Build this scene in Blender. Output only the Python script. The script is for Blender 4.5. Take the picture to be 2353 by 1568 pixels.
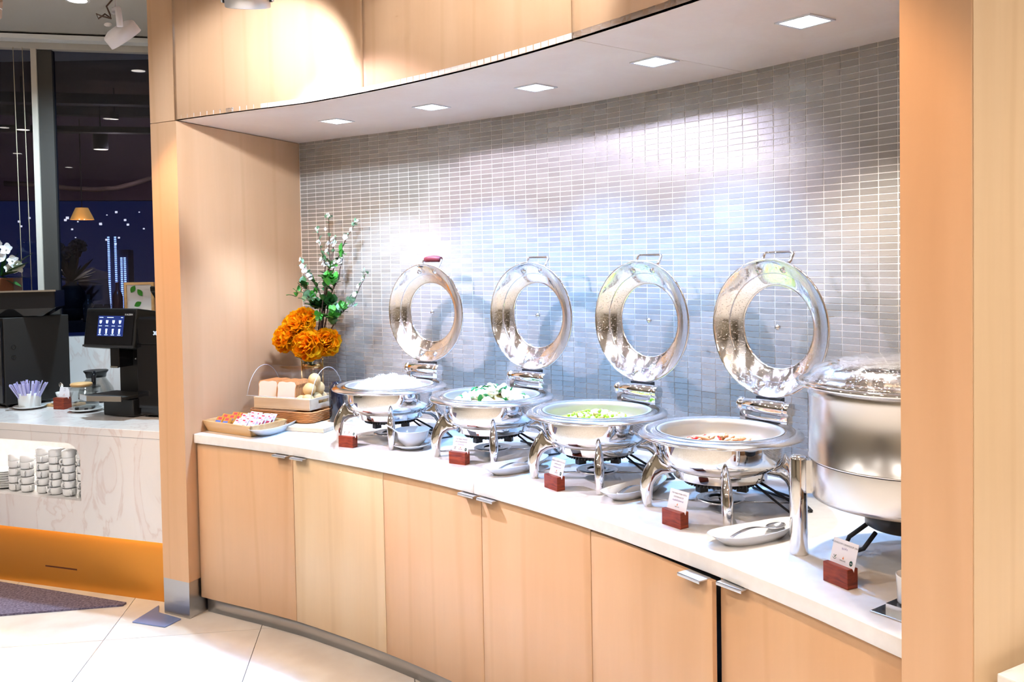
import bpy, bmesh, math, random
import numpy as np
from mathutils import Matrix, Vector
random.seed(7)
sc = bpy.context.scene
COL = sc.collection
for o in list(bpy.data.objects):
    bpy.data.objects.remove(o)
# ------------------------------------------------------------------ camera
camd = bpy.data.cameras.new('camera')
cam = bpy.data.objects.new('camera', camd)
COL.objects.link(cam)
_r = Vector((0.99985671, -0.00051685, -0.0169199))
_u = Vector((0.0169278, 0.03052854, 0.99939054))
_b = Vector((0.0, -0.99953376, 0.03053291))
cam.matrix_world = Matrix((( _r.x, _u.x, _b.x, 0.0), (_r.y, _u.y, _b.y, 0.0), (_r.z, _u.z, _b.z, 1.7135), (0, 0, 0, 1)))
camd.sensor_width = 36.0
camd.lens = 36.0 * 2033.51 / 2353.0
camd.shift_y = -(784.0 - 662.15) / 2353.0
camd.clip_start = 0.02
camd.clip_end = 300
sc.camera = cam
# ------------------------------------------------------------------ view + world
sc.view_settings.view_transform = 'Standard'
sc.view_settings.look = 'None'
sc.view_settings.gamma = 1.0
sc.view_settings.use_curve_mapping = False
sc.view_settings.exposure = 0.14
sc.cycles.use_adaptive_sampling = True
sc.cycles.adaptive_threshold = 0.16
sc.cycles.adaptive_min_samples = 12
sc.cycles.max_bounces = 6
sc.cycles.diffuse_bounces = 2
sc.cycles.glossy_bounces = 4
sc.cycles.transmission_bounces = 4
sc.cycles.transparent_max_bounces = 8
sc.cycles.caustics_reflective = False
sc.cycles.caustics_refractive = False
sc.cycles.sample_clamp_indirect = 6.0
world = bpy.data.worlds.new('night_sky')
sc.world = world
world.use_nodes = True
_bg = world.node_tree.nodes['Background']
_bg.inputs[0].default_value = (0.020, 0.030, 0.11, 1)
_bg.inputs[1].default_value = 0.6

# ------------------------------------------------------------------ lamps of the room, with added fill
def spot_lamp(name, loc, target, power, col, angle, blend=0.4, size=0.03):
    d = bpy.data.lights.new(name, 'SPOT')
    d.energy = power; d.color = col; d.spot_size = math.radians(angle); d.spot_blend = blend
    d.shadow_soft_size = size
    o = bpy.data.objects.new(name, d); COL.objects.link(o)
    o.location = loc
    v = Vector(target) - Vector(loc)
    o.rotation_euler = v.to_track_quat('-Z', 'Y').to_euler()
    return o
NEUT = (1.0, 0.88, 0.80)
WARM = (1.0, 0.92, 0.85)
TRACK = [  # lamp place (just in front of its lens), aim point, power, colour, cone
    ((-1.905, 3.385, 2.650), (-1.00, 4.60, 1.05), 58, (1.0, .62, .34), 64),
    ((-1.425, 3.385, 2.548), (0.10, 3.90, 1.45), 178, (.82, .77, 1.0), 72),
    ((-0.874, 3.016, 2.560), (-0.98, 3.85, 2.46), 126, (.72, .83, 1.0), 62),
    ((-0.42, 2.20, 2.72), (0.00, 3.05, 2.62), 60, (.86, .92, 1.0), 72),
    ((0.08, 1.55, 2.72), (0.70, 2.45, 0.95), 38, (1.0, .62, .34), 78),
]
for _i, (_l, _t, _p, _c, _a) in enumerate(TRACK):
    spot_lamp('track_spot_light', _l, _t, _p, _c, _a)
CEIL = [(-2.46, 5.115), (-2.6, 2.6), (-3.6, 1.6), (-1.6, 1.2), (-3.6, -0.8), (-1.4, -1.4), (0.8, -0.4), (0.9, -2.2), (-3.0, -2.4), (2.3, 0.9)]  # first is a real fixture, the others are added for room fill
LEDS = [(-.843, 4.351), (-.348, 4.003), (.109, 3.594), (.519, 3.162), (.885, 2.656)]
for (_x, _y), _p, _c in zip(LEDS, (165, 178, 186, 172, 92), ((.56, .72, 1.0), (.20, .48, 1.0), (.20, .48, 1.0), (.25, .52, 1.0), (1.0, .96, .90))):
    spot_lamp('soffit_led_light', (_x, _y, 2.405), (_x, _y, 0), _p, _c, 104, 0.6, 0.05)
for _i, (_x, _y) in enumerate(CEIL):
    spot_lamp('downlight_fill_light', (_x, _y, 3.21), (_x, _y, 0), (265, 115, 150, 105, 150, 150, 150, 150, 150, 190)[_i], (.62, .84, 1.0) if _i == 0 else WARM, 150, 0.8, 0.05)

# ------------------------------------------------------------------ materials
def srgb(r, g=None, b=None):
    if g is None:
        r, g, b = (int(r[i:i + 2], 16) for i in (0, 2, 4))
    f = lambda c: (c / 255 / 12.92) if c / 255 <= 0.04045 else ((c / 255 + 0.055) / 1.055) ** 2.4
    return (f(r), f(g), f(b), 1.0)
MATS = {}
def mat(name, col=(.8, .8, .8, 1), rough=.5, metal=0.0, spec=.5, trans=0.0, ior=1.45, emit=None, es=0.0, coat=0.0, alpha=1.0, sss=0.0):
    m = bpy.data.materials.new(name); m.use_nodes = True
    b = m.node_tree.nodes['Principled BSDF']
    b.inputs['Base Color'].default_value = col if len(col) == 4 else (*col, 1)
    b.inputs['Roughness'].default_value = rough
    b.inputs['Metallic'].default_value = metal
    b.inputs['Specular IOR Level'].default_value = spec
    b.inputs['Transmission Weight'].default_value = trans
    b.inputs['IOR'].default_value = ior
    b.inputs['Coat Weight'].default_value = coat
    b.inputs['Alpha'].default_value = alpha
    if sss:
        b.inputs['Subsurface Weight'].default_value = sss
        b.inputs['Subsurface Radius'].default_value = (.02, .015, .01)
    if emit:
        b.inputs['Emission Color'].default_value = emit if len(emit) == 4 else (*emit, 1)
        b.inputs['Emission Strength'].default_value = es
    MATS[name] = m
    return m
def nodes_of(m):
    nt = m.node_tree
    return nt, nt.nodes, nt.links, nt.nodes['Principled BSDF']
def noise_color(m, c1, c2, scale=(8, 8, 8), coord='Object', detail=4, dist=0.0, lo=.35, hi=.65, bump=0.0, rough=None, nscale=1.0, obj_random=0.0):
    """colour variation from stretched noise, optional bump"""
    nt, N, L, b = nodes_of(m)
    tc = N.new('ShaderNodeTexCoord'); mp = N.new('ShaderNodeMapping')
    mp.inputs['Scale'].default_value = scale
    L.new(tc.outputs[coord], mp.inputs['Vector'])
    src = mp.outputs['Vector']
    if obj_random:
        oi = N.new('ShaderNodeObjectInfo'); ad = N.new('ShaderNodeVectorMath'); ad.operation = 'ADD'
        sc_ = N.new('ShaderNodeVectorMath'); sc_.operation = 'SCALE'; sc_.inputs['Scale'].default_value = obj_random
        cb = N.new('ShaderNodeCombineXYZ')
        for i in range(3): L.new(oi.outputs['Random'], cb.inputs[i])
        L.new(cb.outputs[0], sc_.inputs[0]); L.new(src, ad.inputs[0]); L.new(sc_.outputs[0], ad.inputs[1]); src = ad.outputs[0]
    n = N.new('ShaderNodeTexNoise'); n.inputs['Scale'].default_value = nscale; n.inputs['Detail'].default_value = detail
    n.inputs['Distortion'].default_value = dist
    L.new(src, n.inputs['Vector'])
    r = N.new('ShaderNodeValToRGB')
    r.color_ramp.elements[0].position = lo; r.color_ramp.elements[1].position = hi
    r.color_ramp.elements[0].color = c1; r.color_ramp.elements[1].color = c2
    L.new(n.outputs['Fac'], r.inputs['Fac'])
    L.new(r.outputs['Color'], b.inputs['Base Color'])
    if bump:
        bp = N.new('ShaderNodeBump'); bp.inputs['Strength'].default_value = bump; bp.inputs['Distance'].default_value = .002
        L.new(n.outputs['Fac'], bp.inputs['Height']); L.new(bp.outputs['Normal'], b.inputs['Normal'])
    return m
def wood(name, c1, c2, c3, scale=(6, 6, .55), rough=.38, fleck=True, coord='Object'):
    m = mat(name, c2, rough, spec=.4)
    nt, N, L, b = nodes_of(m)
    tc = N.new('ShaderNodeTexCoord'); mp = N.new('ShaderNodeMapping'); mp.inputs['Scale'].default_value = scale
    oi = N.new('ShaderNodeObjectInfo'); cb = N.new('ShaderNodeCombineXYZ')
    mu = N.new('ShaderNodeMath'); mu.operation = 'MULTIPLY'; mu.inputs[1].default_value = 37.0
    L.new(oi.outputs['Random'], mu.inputs[0]); L.new(mu.outputs[0], cb.inputs[0]); L.new(mu.outputs[0], cb.inputs[2])
    ad = N.new('ShaderNodeVectorMath'); L.new(tc.outputs[coord], mp.inputs['Vector']); L.new(mp.outputs[0], ad.inputs[0]); L.new(cb.outputs[0], ad.inputs[1])
    n1 = N.new('ShaderNodeTexNoise'); n1.inputs['Scale'].default_value = .55; n1.inputs['Detail'].default_value = 5; n1.inputs['Distortion'].default_value = .8
    L.new(ad.outputs[0], n1.inputs['Vector'])
    r = N.new('ShaderNodeValToRGB')
    r.color_ramp.elements[0].position = .3; r.color_ramp.elements[0].color = c1
    r.color_ramp.elements[1].position = .68; r.color_ramp.elements[1].color = c3
    e = r.color_ramp.elements.new(.5); e.color = c2
    L.new(n1.outputs['Fac'], r.inputs['Fac'])
    n2 = N.new('ShaderNodeTexNoise'); n2.inputs['Scale'].default_value = 9; n2.inputs['Detail'].default_value = 2
    L.new(ad.outputs[0], n2.inputs['Vector'])
    mx = N.new('ShaderNodeMixRGB'); mx.blend_type = 'MULTIPLY'; mx.inputs[0].default_value = .05
    L.new(r.outputs['Color'], mx.inputs[1]); L.new(n2.outputs['Fac'], mx.inputs[2])
    out = mx.outputs[0]
    if fleck:
        # maple cathedral flecks: thin darker arcs
        w = N.new('ShaderNodeTexWave'); w.inputs['Scale'].default_value = .35; w.inputs['Distortion'].default_value = 9; w.inputs['Detail'].default_value = 3; w.inputs['Detail Scale'].default_value = .7
        L.new(ad.outputs[0], w.inputs['Vector'])
        r2 = N.new('ShaderNodeValToRGB'); r2.color_ramp.elements[0].position = .0; r2.color_ramp.elements[0].color = (.80, .72, .62, 1)
        r2.color_ramp.elements[1].position = .07; r2.color_ramp.elements[1].color = (1, 1, 1, 1)
        L.new(w.outputs['Fac'], r2.inputs['Fac'])
        m2 = N.new('ShaderNodeMixRGB'); m2.blend_type = 'MULTIPLY'; m2.inputs[0].default_value = .22
        L.new(out, m2.inputs[1]); L.new(r2.outputs[0], m2.inputs[2]); out = m2.outputs[0]
    L.new(out, b.inputs['Base Color'])
    return m
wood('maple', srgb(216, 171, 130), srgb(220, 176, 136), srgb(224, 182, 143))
wood('maple_bounce', srgb(238, 218, 206), srgb(240, 222, 211), srgb(243, 227, 217), fleck=False)  # soffit maple, paled to stand in for light bounced off the counter
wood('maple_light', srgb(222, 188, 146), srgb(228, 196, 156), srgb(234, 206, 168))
wood('redwood', srgb(112, 40, 22), srgb(144, 56, 32), srgb(168, 74, 40), (30, 30, 160), .35, False)
wood('tray_wood', srgb(210, 160, 100), srgb(222, 176, 120), srgb(230, 190, 138), (4, 30, 30), .45, False)
wood('pale_wood', srgb(226, 196, 160), srgb(234, 208, 176), srgb(240, 220, 192), (4, 30, 30), .5, False)
mat('chrome', (.86, .86, .87, 1), .045, 1.0)
mat('satin_steel', (.72, .72, .73, 1), .22, 1.0)
mat('brushed', (.55, .55, .56, 1), .32, 1.0)
mat('aluminium', (.84, .85, .88, 1), .42, .7)
mat('gold', (.80, .56, .24, 1), .18, 1.0)
mat('black_plastic', (.012, .012, .013, 1), .35)
mat('black_gloss', (.010, .010, .012, 1), .08)
mat('black_matte', (.016, .014, .013, 1), .6)
mat('dark_metal', (.06, .06, .065, 1), .4, .6)
mat('rubber', (.02, .02, .022, 1), .55)
mat('porcelain', (.86, .86, .86, 1), .12, coat=.3)
mat('grout', srgb(246, 240, 234), .8)
mat('white_plastic', (.80, .80, .80, 1), .4)
mat('paper', (.86, .84, .88, 1), .6)
mat('ink', (.02, .02, .03, 1), .7)
mat('ink_purple', (.14, .08, .32, 1), .7)
mat('ink_orange', (.75, .22, .06, 1), .7)
mat('ink_green', (.03, .10, .09, 1), .7)
mat('ink_red', (.72, .06, .10, 1), .6)
mat('ink_blue', (.10, .18, .55, 1), .6)
mat('ink_pink', (.85, .35, .55, 1), .6)
mat('acrylic', (.97, .97, .98, 1), .02, trans=1.0, ior=1.18)
mat('glass', (.98, .99, 1.0, 1), .0, trans=1.0, ior=1.45)
mat('led', (1, 1, 1, 1), .5, emit=(.78, .87, 1.0), es=16)
m = mat('stone', srgb(240, 236, 232), .16, coat=.15)
noise_color(m, srgb(238, 234, 231), srgb(243, 240, 237), (30, 30, 30), detail=6)
def clear_pane(name, tint, gloss=.09, rough=.01):
    m = bpy.data.materials.new(name); m.use_nodes = True; nt = m.node_tree
    nt.nodes.clear(); o = nt.nodes.new('ShaderNodeOutputMaterial'); mx = nt.nodes.new('ShaderNodeMixShader')
    t = nt.nodes.new('ShaderNodeBsdfTransparent'); t.inputs[0].default_value = tint
    g = nt.nodes.new('ShaderNodeBsdfGlossy'); g.inputs['Roughness'].default_value = rough
    lw = nt.nodes.new('ShaderNodeLayerWeight'); lw.inputs[0].default_value = .25
    mp = nt.nodes.new('ShaderNodeMapRange'); mp.inputs['To Min'].default_value = gloss; mp.inputs['To Max'].default_value = .75
    nt.links.new(lw.outputs['Facing'], mp.inputs[0])
    pw = nt.nodes.new('ShaderNodeMath'); pw.operation = 'POWER'; pw.inputs[1].default_value = 2.2
    nt.links.new(lw.outputs['Facing'], pw.inputs[0]); nt.links.new(pw.outputs[0], mp.inputs[0])
    nt.links.new(mp.outputs[0], mx.inputs[0]); nt.links.new(t.outputs[0], mx.inputs[1]); nt.links.new(g.outputs[0], mx.inputs[2]); nt.links.new(mx.outputs[0], o.inputs[0])
    MATS[name] = m; return m
clear_pane('clear_lid', (.93, .95, .97, 1), .05)
clear_pane('clear_acrylic', (.95, .94, .95, 1), .05)
clear_pane('clear_jar', (.86, .86, .85, 1), .06)
clear_pane('window_pane', (.55, .60, .72, 1), .04)
# tiles: satin glazed grey-taupe, slightly uneven from tile to tile
def tile_mat(name, island):
    m = mat(name, srgb(150, 143, 134), .32, coat=.32)
    nt, N, L, b = nodes_of(m)
    b.inputs['Coat Roughness'].default_value = .20
    if island:
        g = N.new('ShaderNodeNewGeometry'); rnd = g.outputs['Random Per Island']
    else:
        g = N.new('ShaderNodeObjectInfo'); rnd = g.outputs['Random']
    r = N.new('ShaderNodeValToRGB')
    r.color_ramp.elements[0].color = srgb(146, 139, 131); r.color_ramp.elements[1].color = srgb(160, 153, 145)
    L.new(rnd, r.inputs['Fac']); L.new(r.outputs[0], b.inputs['Base Color'])
    tc = N.new('ShaderNodeNewGeometry'); n = N.new('ShaderNodeTexNoise'); n.inputs['Scale'].default_value = 260; n.inputs['Detail'].default_value = 1
    L.new(tc.outputs['Position'], n.inputs['Vector'])
    bp = N.new('ShaderNodeBump'); bp.inputs['Strength'].default_value = .22; bp.inputs['Distance'].default_value = .0015
    L.new(n.outputs['Fac'], bp.inputs['Height']); L.new(bp.outputs['Normal'], b.inputs['Normal']); L.new(bp.outputs['Normal'], b.inputs['Coat Normal'])
    return m
tile_mat('tile_piece', False); tile_mat('tile_field', True)
# veined marble
m = mat('marble', srgb(226, 216, 212), .18, coat=.2)
nt, N, L, b = nodes_of(m)
tc = N.new('ShaderNodeTexCoord'); mp = N.new('ShaderNodeMapping'); mp.inputs['Rotation'].default_value = (0.0, .5, .2); mp.inputs['Scale'].default_value = (2.6, 2.6, 1.1)
L.new(tc.outputs['Object'], mp.inputs[0])
n = N.new('ShaderNodeTexNoise'); n.inputs['Scale'].default_value = 1.5; n.inputs['Detail'].default_value = 8; n.inputs['Distortion'].default_value = 1.6
L.new(mp.outputs[0], n.inputs['Vector'])
r = N.new('ShaderNodeValToRGB'); E = r.color_ramp.elements
E[0].position = .42; E[0].color = srgb(232, 226, 223); E[1].position = .60; E[1].color = srgb(230, 223, 220)
e = E.new(.495); e.color = srgb(220, 206, 201); e = E.new(.475); e.color = srgb(230, 224, 221); e = E.new(.52); e.color = srgb(229, 221, 218)
L.new(n.outputs['Fac'], r.inputs[0]); L.new(r.outputs[0], b.inputs['Base Color'])
m = mat('floor_tile', srgb(226, 216, 206), .10, coat=.3)
noise_color(m, srgb(220, 208, 196), srgb(232, 223, 213), (5, 5, 5), detail=5, obj_random=20)
mat('floor_joint', srgb(70, 62, 56), .8)
m = mat('ceiling_paint', srgb(190, 184, 176), .8)
mat('room_wall', srgb(158, 146, 126), .7)
m = mat('base_gold', srgb(222, 150, 60), .30, .55)
m = mat('carpet', srgb(98, 90, 108), .95)
noise_color(m, srgb(80, 72, 92), srgb(126, 116, 136), (90, 90, 90), detail=3)

# ------------------------------------------------------------------ mesh builder
class MB:
    def __init__(s):
        s.v = []; s.f = []; s.M = Matrix.Identity(4); s.sm = []
    def at(s, loc=(0, 0, 0), rot=(0, 0, 0), scl=(1, 1, 1)):
        s.M = Matrix.LocRotScale(Vector(loc), __import__('mathutils').Euler(rot), Vector(scl)); return s
    def add(s, vs, fs, smooth=False):
        n = len(s.v)
        for p in vs:
            q = s.M @ Vector(p); s.v.append((q.x, q.y, q.z))
        for f in fs:
            s.f.append(tuple(i + n for i in f)); s.sm.append(smooth)
        return s
    def box(s, x0, x1, y0, y1, z0, z1):
        vs = [(x0, y0, z0), (x1, y0, z0), (x1, y1, z0), (x0, y1, z0), (x0, y0, z1), (x1, y0, z1), (x1, y1, z1), (x0, y1, z1)]
        return s.add(vs, [(3, 2, 1, 0), (4, 5, 6, 7), (0, 1, 5, 4), (1, 2, 6, 5), (2, 3, 7, 6), (3, 0, 4, 7)])
    def prism(s, pts, z0, z1):
        n = len(pts)
        a = sum(pts[i][0] * pts[(i + 1) % n][1] - pts[(i + 1) % n][0] * pts[i][1] for i in range(n))
        if a < 0: pts = pts[::-1]
        vs = [(x, y, z0) for x, y in pts] + [(x, y, z1) for x, y in pts]
        fs = [tuple(range(n - 1, -1, -1)), tuple(range(n, 2 * n))]
        fs += [(i, (i + 1) % n, n + (i + 1) % n, n + i) for i in range(n)]
        return s.add(vs, fs)
    def lathe(s, prof, n=40, arc=1.0, smooth=True, sq=1.0):
        """profile (r,z), outside to the right of travel upward; revolve about z"""
        vs = []; fs = []; m = len(prof)
        full = arc >= .999
        cnt = n if full else n + 1
        for i in range(cnt):
            a = 2 * math.pi * arc * i / n
            for r, z in prof: vs.append((r * math.cos(a), r * math.sin(a) * sq, z))
        for i in range(n):
            j = (i + 1) % cnt
            for k in range(m - 1):
                A, B, C_, D = i * m + k, j * m + k, j * m + k + 1, i * m + k + 1
                if prof[k][0] < 1e-7: fs.append((A, C_, D))
                elif prof[k + 1][0] < 1e-7: fs.append((A, B, D))
                else: fs.append((A, B, C_, D))
        return s.add(vs, fs, smooth)
    def tube(s, pts, r, n=8, caps=True, smooth=True, closed=False):
        pts = [Vector(p) for p in pts]; m = len(pts)
        rs = r if isinstance(r, (list, tuple)) else [r] * m
        vs = []; fs = []
        up = None
        for i, p in enumerate(pts):
            if closed: t = pts[(i + 1) % m] - pts[i - 1]
            else: t = (pts[min(i + 1, m - 1)] - pts[max(i - 1, 0)])
            t.normalize()
            if up is None:
                up = Vector((0, 0, 1)) if abs(t.z) < .9 else Vector((1, 0, 0))
            x = up - t * up.dot(t)
            if x.length < 1e-5: x = Vector((1, 0, 0)) - t * t.x
            x.normalize(); y = t.cross(x); up = x
            for k in range(n):
                a = 2 * math.pi * k / n
                vs.append(tuple(p + (x * math.cos(a) + y * math.sin(a)) * rs[i]))
        for i in range(m if closed else m - 1):
            j = (i + 1) % m
            for k in range(n):
                fs.append((i * n + k, i * n + (k + 1) % n, j * n + (k + 1) % n, j * n + k))
        s.add(vs, fs, smooth)
        if caps and not closed:
            c = len(s.v) - len(vs)
            s.f.append(tuple(c + k for k in range(n - 1, -1, -1))); s.sm.append(False)
            s.f.append(tuple(c + (m - 1) * n + k for k in range(n))); s.sm.append(False)
        return s
    def ball(s, c, r, n=12, m=8, scl=(1, 1, 1), jit=0.0, rnd=None):
        vs = [(0, 0, -1)]; fs = []
        for i in range(1, m):
            t = math.pi * i / m
            for k in range(n):
                a = 2 * math.pi * k / n
                vs.append((math.sin(t) * math.cos(a), math.sin(t) * math.sin(a), -math.cos(t)))
        vs.append((0, 0, 1))
        if jit: vs = [tuple(q * (1 + rnd.uniform(-jit, jit)) for q in p) for p in vs]
        vs = [(c[0] + p[0] * r * scl[0], c[1] + p[1] * r * scl[1], c[2] + p[2] * r * scl[2]) for p in vs]
        for k in range(n): fs.append((0, 1 + (k + 1) % n, 1 + k))
        for i in range(m - 2):
            for k in range(n):
                a = 1 + i * n + k; b_ = 1 + i * n + (k + 1) % n
                fs.append((a, b_, b_ + n, a + n))
        t = len(vs) - 1; q = 1 + (m - 2) * n
        for k in range(n): fs.append((q + k, q + (k + 1) % n, t))
        return s.add(vs, fs, True)
    def grid(s, P, smooth=True, closed_u=False):
        """P[i][j] points"""
        nu = len(P); nv = len(P[0]); vs = [p for row in P for p in row]; fs = []
        for i in range(nu if closed_u else nu - 1):
            i2 = (i + 1) % nu
            for j in range(nv - 1):
                fs.append((i * nv + j, i2 * nv + j, i2 * nv + j + 1, i * nv + j + 1))
        return s.add(vs, fs, smooth)
    def mesh(s, name):
        me = bpy.data.meshes.new(name)
        me.from_pydata(s.v, [], s.f)
        me.polygons.foreach_set('use_smooth', s.sm)
        me.update()
        return me
    def build(s, name, mt, parent=None, bevel=0.0, seg=2, loc=None, rotz=0.0, solid=0.0, sub=0, label=None, kind=None):
        me = s.mesh(name)
        o = link(name, me, mt, parent, loc, rotz)
        if solid:
            q = o.modifiers.new('solid', 'SOLIDIFY'); q.thickness = solid; q.offset = 0
        if sub:
            q = o.modifiers.new('sub', 'SUBSURF'); q.levels = sub; q.render_levels = sub
        if bevel:
            q = o.modifiers.new('bevel', 'BEVEL'); q.width = bevel; q.segments = seg; q.limit_method = 'ANGLE'; q.angle_limit = math.radians(40)
            q.harden_normals = False
        if label: o['label'] = label
        if kind: o['kind'] = kind
        return o
def link(name, me, mt=None, parent=None, loc=None, rotz=0.0):
    if mt:
        me.materials.clear(); me.materials.append(MATS[mt] if isinstance(mt, str) else mt)
    o = bpy.data.objects.new(name, me); COL.objects.link(o)
    if parent: o.parent = parent
    if loc is not None: o.location = loc
    if rotz: o.rotation_euler = (0, 0, rotz)
    return o
def thing(name, label, cat, loc=(0, 0, 0), rotz=0.0, group=None):
    o = bpy.data.objects.new(name, None); COL.objects.link(o)
    o.empty_display_size = .05
    o.location = loc; o.rotation_euler = (0, 0, rotz)
    return tag(o, label, cat, group)
def tag(o, label, cat, group=None, kind=None):
    o['label'] = label; o['category'] = cat
    if group: o['group'] = group
    if kind: o['kind'] = kind
    return o
def struct(o, label, cat):
    o['kind'] = 'structure'; o['label'] = label; o['category'] = cat
    return o
def copy_tree(o, parent=None):
    c = o.copy(); COL.objects.link(c); c.parent = parent
    for ch in list(o.children): copy_tree(ch, c)
    return c
_font_cache = {}
def text_mesh(txt, size, align='CENTER', extrude=.0):
    key = (txt, size, align)
    if key in _font_cache: return _font_cache[key]
    cu = bpy.data.curves.new('text', 'FONT'); cu.body = txt; cu.size = size; cu.align_x = align; cu.extrude = extrude; cu.resolution_u = 2
    ob = bpy.data.objects.new('text', cu); COL.objects.link(ob)
    dg = bpy.context.evaluated_depsgraph_get()
    me = bpy.data.meshes.new_from_object(ob.evaluated_get(dg))
    bpy.data.objects.remove(ob); bpy.data.curves.remove(cu)
    _font_cache[key] = me
    return me
# ------------------------------------------------------------------ the curved wall line (k counts tile columns from the left)
TR = 0.023
_t = np.linspace(-40, 60, 4001); _uu = np.clip(_t / 26, -1, 1)
_hd = -0.723005 - 0.01229418 * 26 * _uu - 0.06330445 * _uu ** 2 + 0.15680119 * _uu ** 3
_X = np.concatenate([[0], np.cumsum((np.cos(_hd)[1:] + np.cos(_hd)[:-1]) / 2)]) * .025 * 3 * TR
_Y = np.concatenate([[0], np.cumsum((np.sin(_hd)[1:] + np.sin(_hd)[:-1]) / 2)]) * .025 * 3 * TR
_X = _X - _X[1600] + 7.7044084 * TR; _Y = _Y - _Y[1600] + 179.4902483 * TR
def wl(k): return float(np.interp(k - 24, _t, _X)), float(np.interp(k - 24, _t, _Y)), float(np.interp(k - 24, _t, _hd))
def plan(k, off):
    x, y, h = wl(k); return (x + off * math.sin(h), y - off * math.cos(h))
def smooth_table(tab):
    ks = np.linspace(-4, 64, 681); v = np.interp(ks, [a for a, b in tab], [b for a, b in tab])
    w = np.exp(-np.linspace(-2.5, 2.5, 41) ** 2); w /= w.sum()
    v = np.convolve(np.pad(v, 20, mode='edge'), w, mode='valid')
    return lambda k: float(np.interp(k, ks, v))
c_off = smooth_table([(1.6, .885), (6.7, .857), (10.7, .845), (20, .855), (29, .86), (41, .865), (48, .88), (52.4, .91), (56.2, .95), (60, .99)])
s_off = smooth_table([(2.8, .945), (8.8, .915), (13.7, .876), (20, .876), (48, .88), (60, .95)])
ZC = .8947      # counter top
ZS = 2.413      # soffit underside
ZCE = 3.20      # room ceiling
A_ = Vector((-1.591, 4.249)); B_ = Vector((-1.748, 4.333)); NL = Vector((-1.219, 5.122))  # left partition: front corners and niche corner
PD = Vector((.392, .920))
# ================================================================== STRUCTURE
# ---- floor: dark bed with separate large tiles
fl = MB().box(-7.2, 4.2, -4.6, 7.2, -.06, -.004).build('floor', 'floor_joint')
struct(fl, 'glossy cream stone tile floor with thin dark joints', 'floor')
FT = .703; fa = math.radians(7.9)
e1 = Vector((math.cos(fa), math.sin(fa))); e2 = Vector((-math.sin(fa), math.cos(fa))); fo = Vector((-1.907, 4.022))
ftm = MB().box(.0015, FT - .0015, .0015, FT - .0015, -.012, 0).mesh('floor_tile')
ftm.materials.append(MATS['floor_tile'])
for i in range(-8, 9):
    for j in range(-13, 5):
        p = fo + e1 * (FT * i) + e2 * (FT * j)
        c = p + (e1 + e2) * FT / 2
        if not (-6.9 < c.x < 3.9 and -4.3 < c.y < 6.4): continue
        o = link('floor_tile', ftm, None, fl, (p.x, p.y, 0), fa)
# ---- room shell behind and beside the camera
def wall_box(name, x0, x1, y0, y1, z0, z1, mt, label):
    return struct(MB().box(x0, x1, y0, y1, z0, z1).build(name, mt), label, 'wall')
wall_box('wall_back', -7.0, 4.0, -4.5, -4.4, 0, 3.25, 'room_wall', 'plain beige wall on the far side of the dining room')
wall_box('wall_right', 3.9, 4.0, -4.4, 6.6, 0, 3.25, 'room_wall', 'plain beige side wall right of the buffet')
wall_box('wall_side', -7.0, -6.9, -4.4, 6.6, 0, 3.25, 'room_wall', 'plain beige side wall left of the coffee counter')
ce = struct(MB().box(-7.2, 4.2, -4.6, 6.6, 3.25, 3.33).build('ceiling', 'ceiling_paint'), 'pale grey painted ceiling of the dining room', 'ceiling')
# ---- curved tiled wall of the niche
def curve_pts(k0, k1, off, n):
    fn = off if callable(off) else (lambda k: off)
    return [plan(k0 + (k1 - k0) * i / n, fn(k0 + (k1 - k0) * i / n)) for i in range(n + 1)]
def ribbon(mb, front, back, z0, z1, smooth_front=True):
    """slab between two plan polylines of equal length"""
    n = len(front)
    vs = [(p[0], p[1], z) for z in (z0, z1) for line in (front, back) for p in line]
    F0, B0, F1, B1 = 0, n, 2 * n, 3 * n
    fs = []; fsm = []
    for i in range(n - 1):
        fs += [(F0 + i, B0 + i, B0 + i + 1, F0 + i + 1), (F1 + i, F1 + i + 1, B1 + i + 1, B1 + i), (B0 + i, B1 + i, B1 + i + 1, B0 + i + 1)]
        fsm.append((F0 + i, F0 + i + 1, F1 + i + 1, F1 + i))
    fs += [(F0, F1, B1, B0), (F0 + n - 1, B0 + n - 1, B1 + n - 1, F1 + n - 1)]
    c = len(mb.v)
    mb.add(vs, fs, False)
    base = c
    for f in fsm: mb.f.append(tuple(i + base for i in f)); mb.sm.append(True)
    return mb
mb = MB(); ribbon(mb, curve_pts(-3, 60, .0, 126), curve_pts(-3, 60, -.10, 126), ZC - .3, ZS + .3)
tw = struct(mb.build('wall_back_niche', 'grout'), 'curved niche wall of small grey glazed mosaic tiles with white grout', 'wall')
z_l1 = (29.7174 + 74.5) * TR; gw = .0034
tile_me = MB().box(gw / 2, 3 * TR - gw / 2, -.0012, .003, gw / 2, TR - gw / 2).mesh('tile'); tile_me.materials.append(MATS['tile_piece'])
field = MB()
for k in range(-1, 60):
    x, y, h = wl(k + .5); ca, sa = math.cos(h), math.sin(h)
    for j in range(0, 68):
        z0 = z_l1 - j * TR
        hh = TR if j else (ZS - z_l1 + (.008 if k < 12 else 0.004))
        x0, y0, _ = wl(k)
        w0 = 0.0
        if k == -1: w0 = 3 * TR * .17
        if 42 <= k <= 48 and 0 < j <= 45 and not (k == 42 and j > 18):
            link('tile', tile_me, None, tw, (x0, y0, z0), h)
        else:
            field.M = Matrix.Translation((x0, y0, z0)) @ Matrix.Rotation(h, 4, 'Z')
            field.box(gw / 2 + w0, 3 * TR - gw / 2, -.0012, .003, gw / 2, hh - gw / 2)
field.build('tile_field', 'tile_field', tw, kind='stuff', label='the many smaller looking grey mosaic tiles further left')
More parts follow.
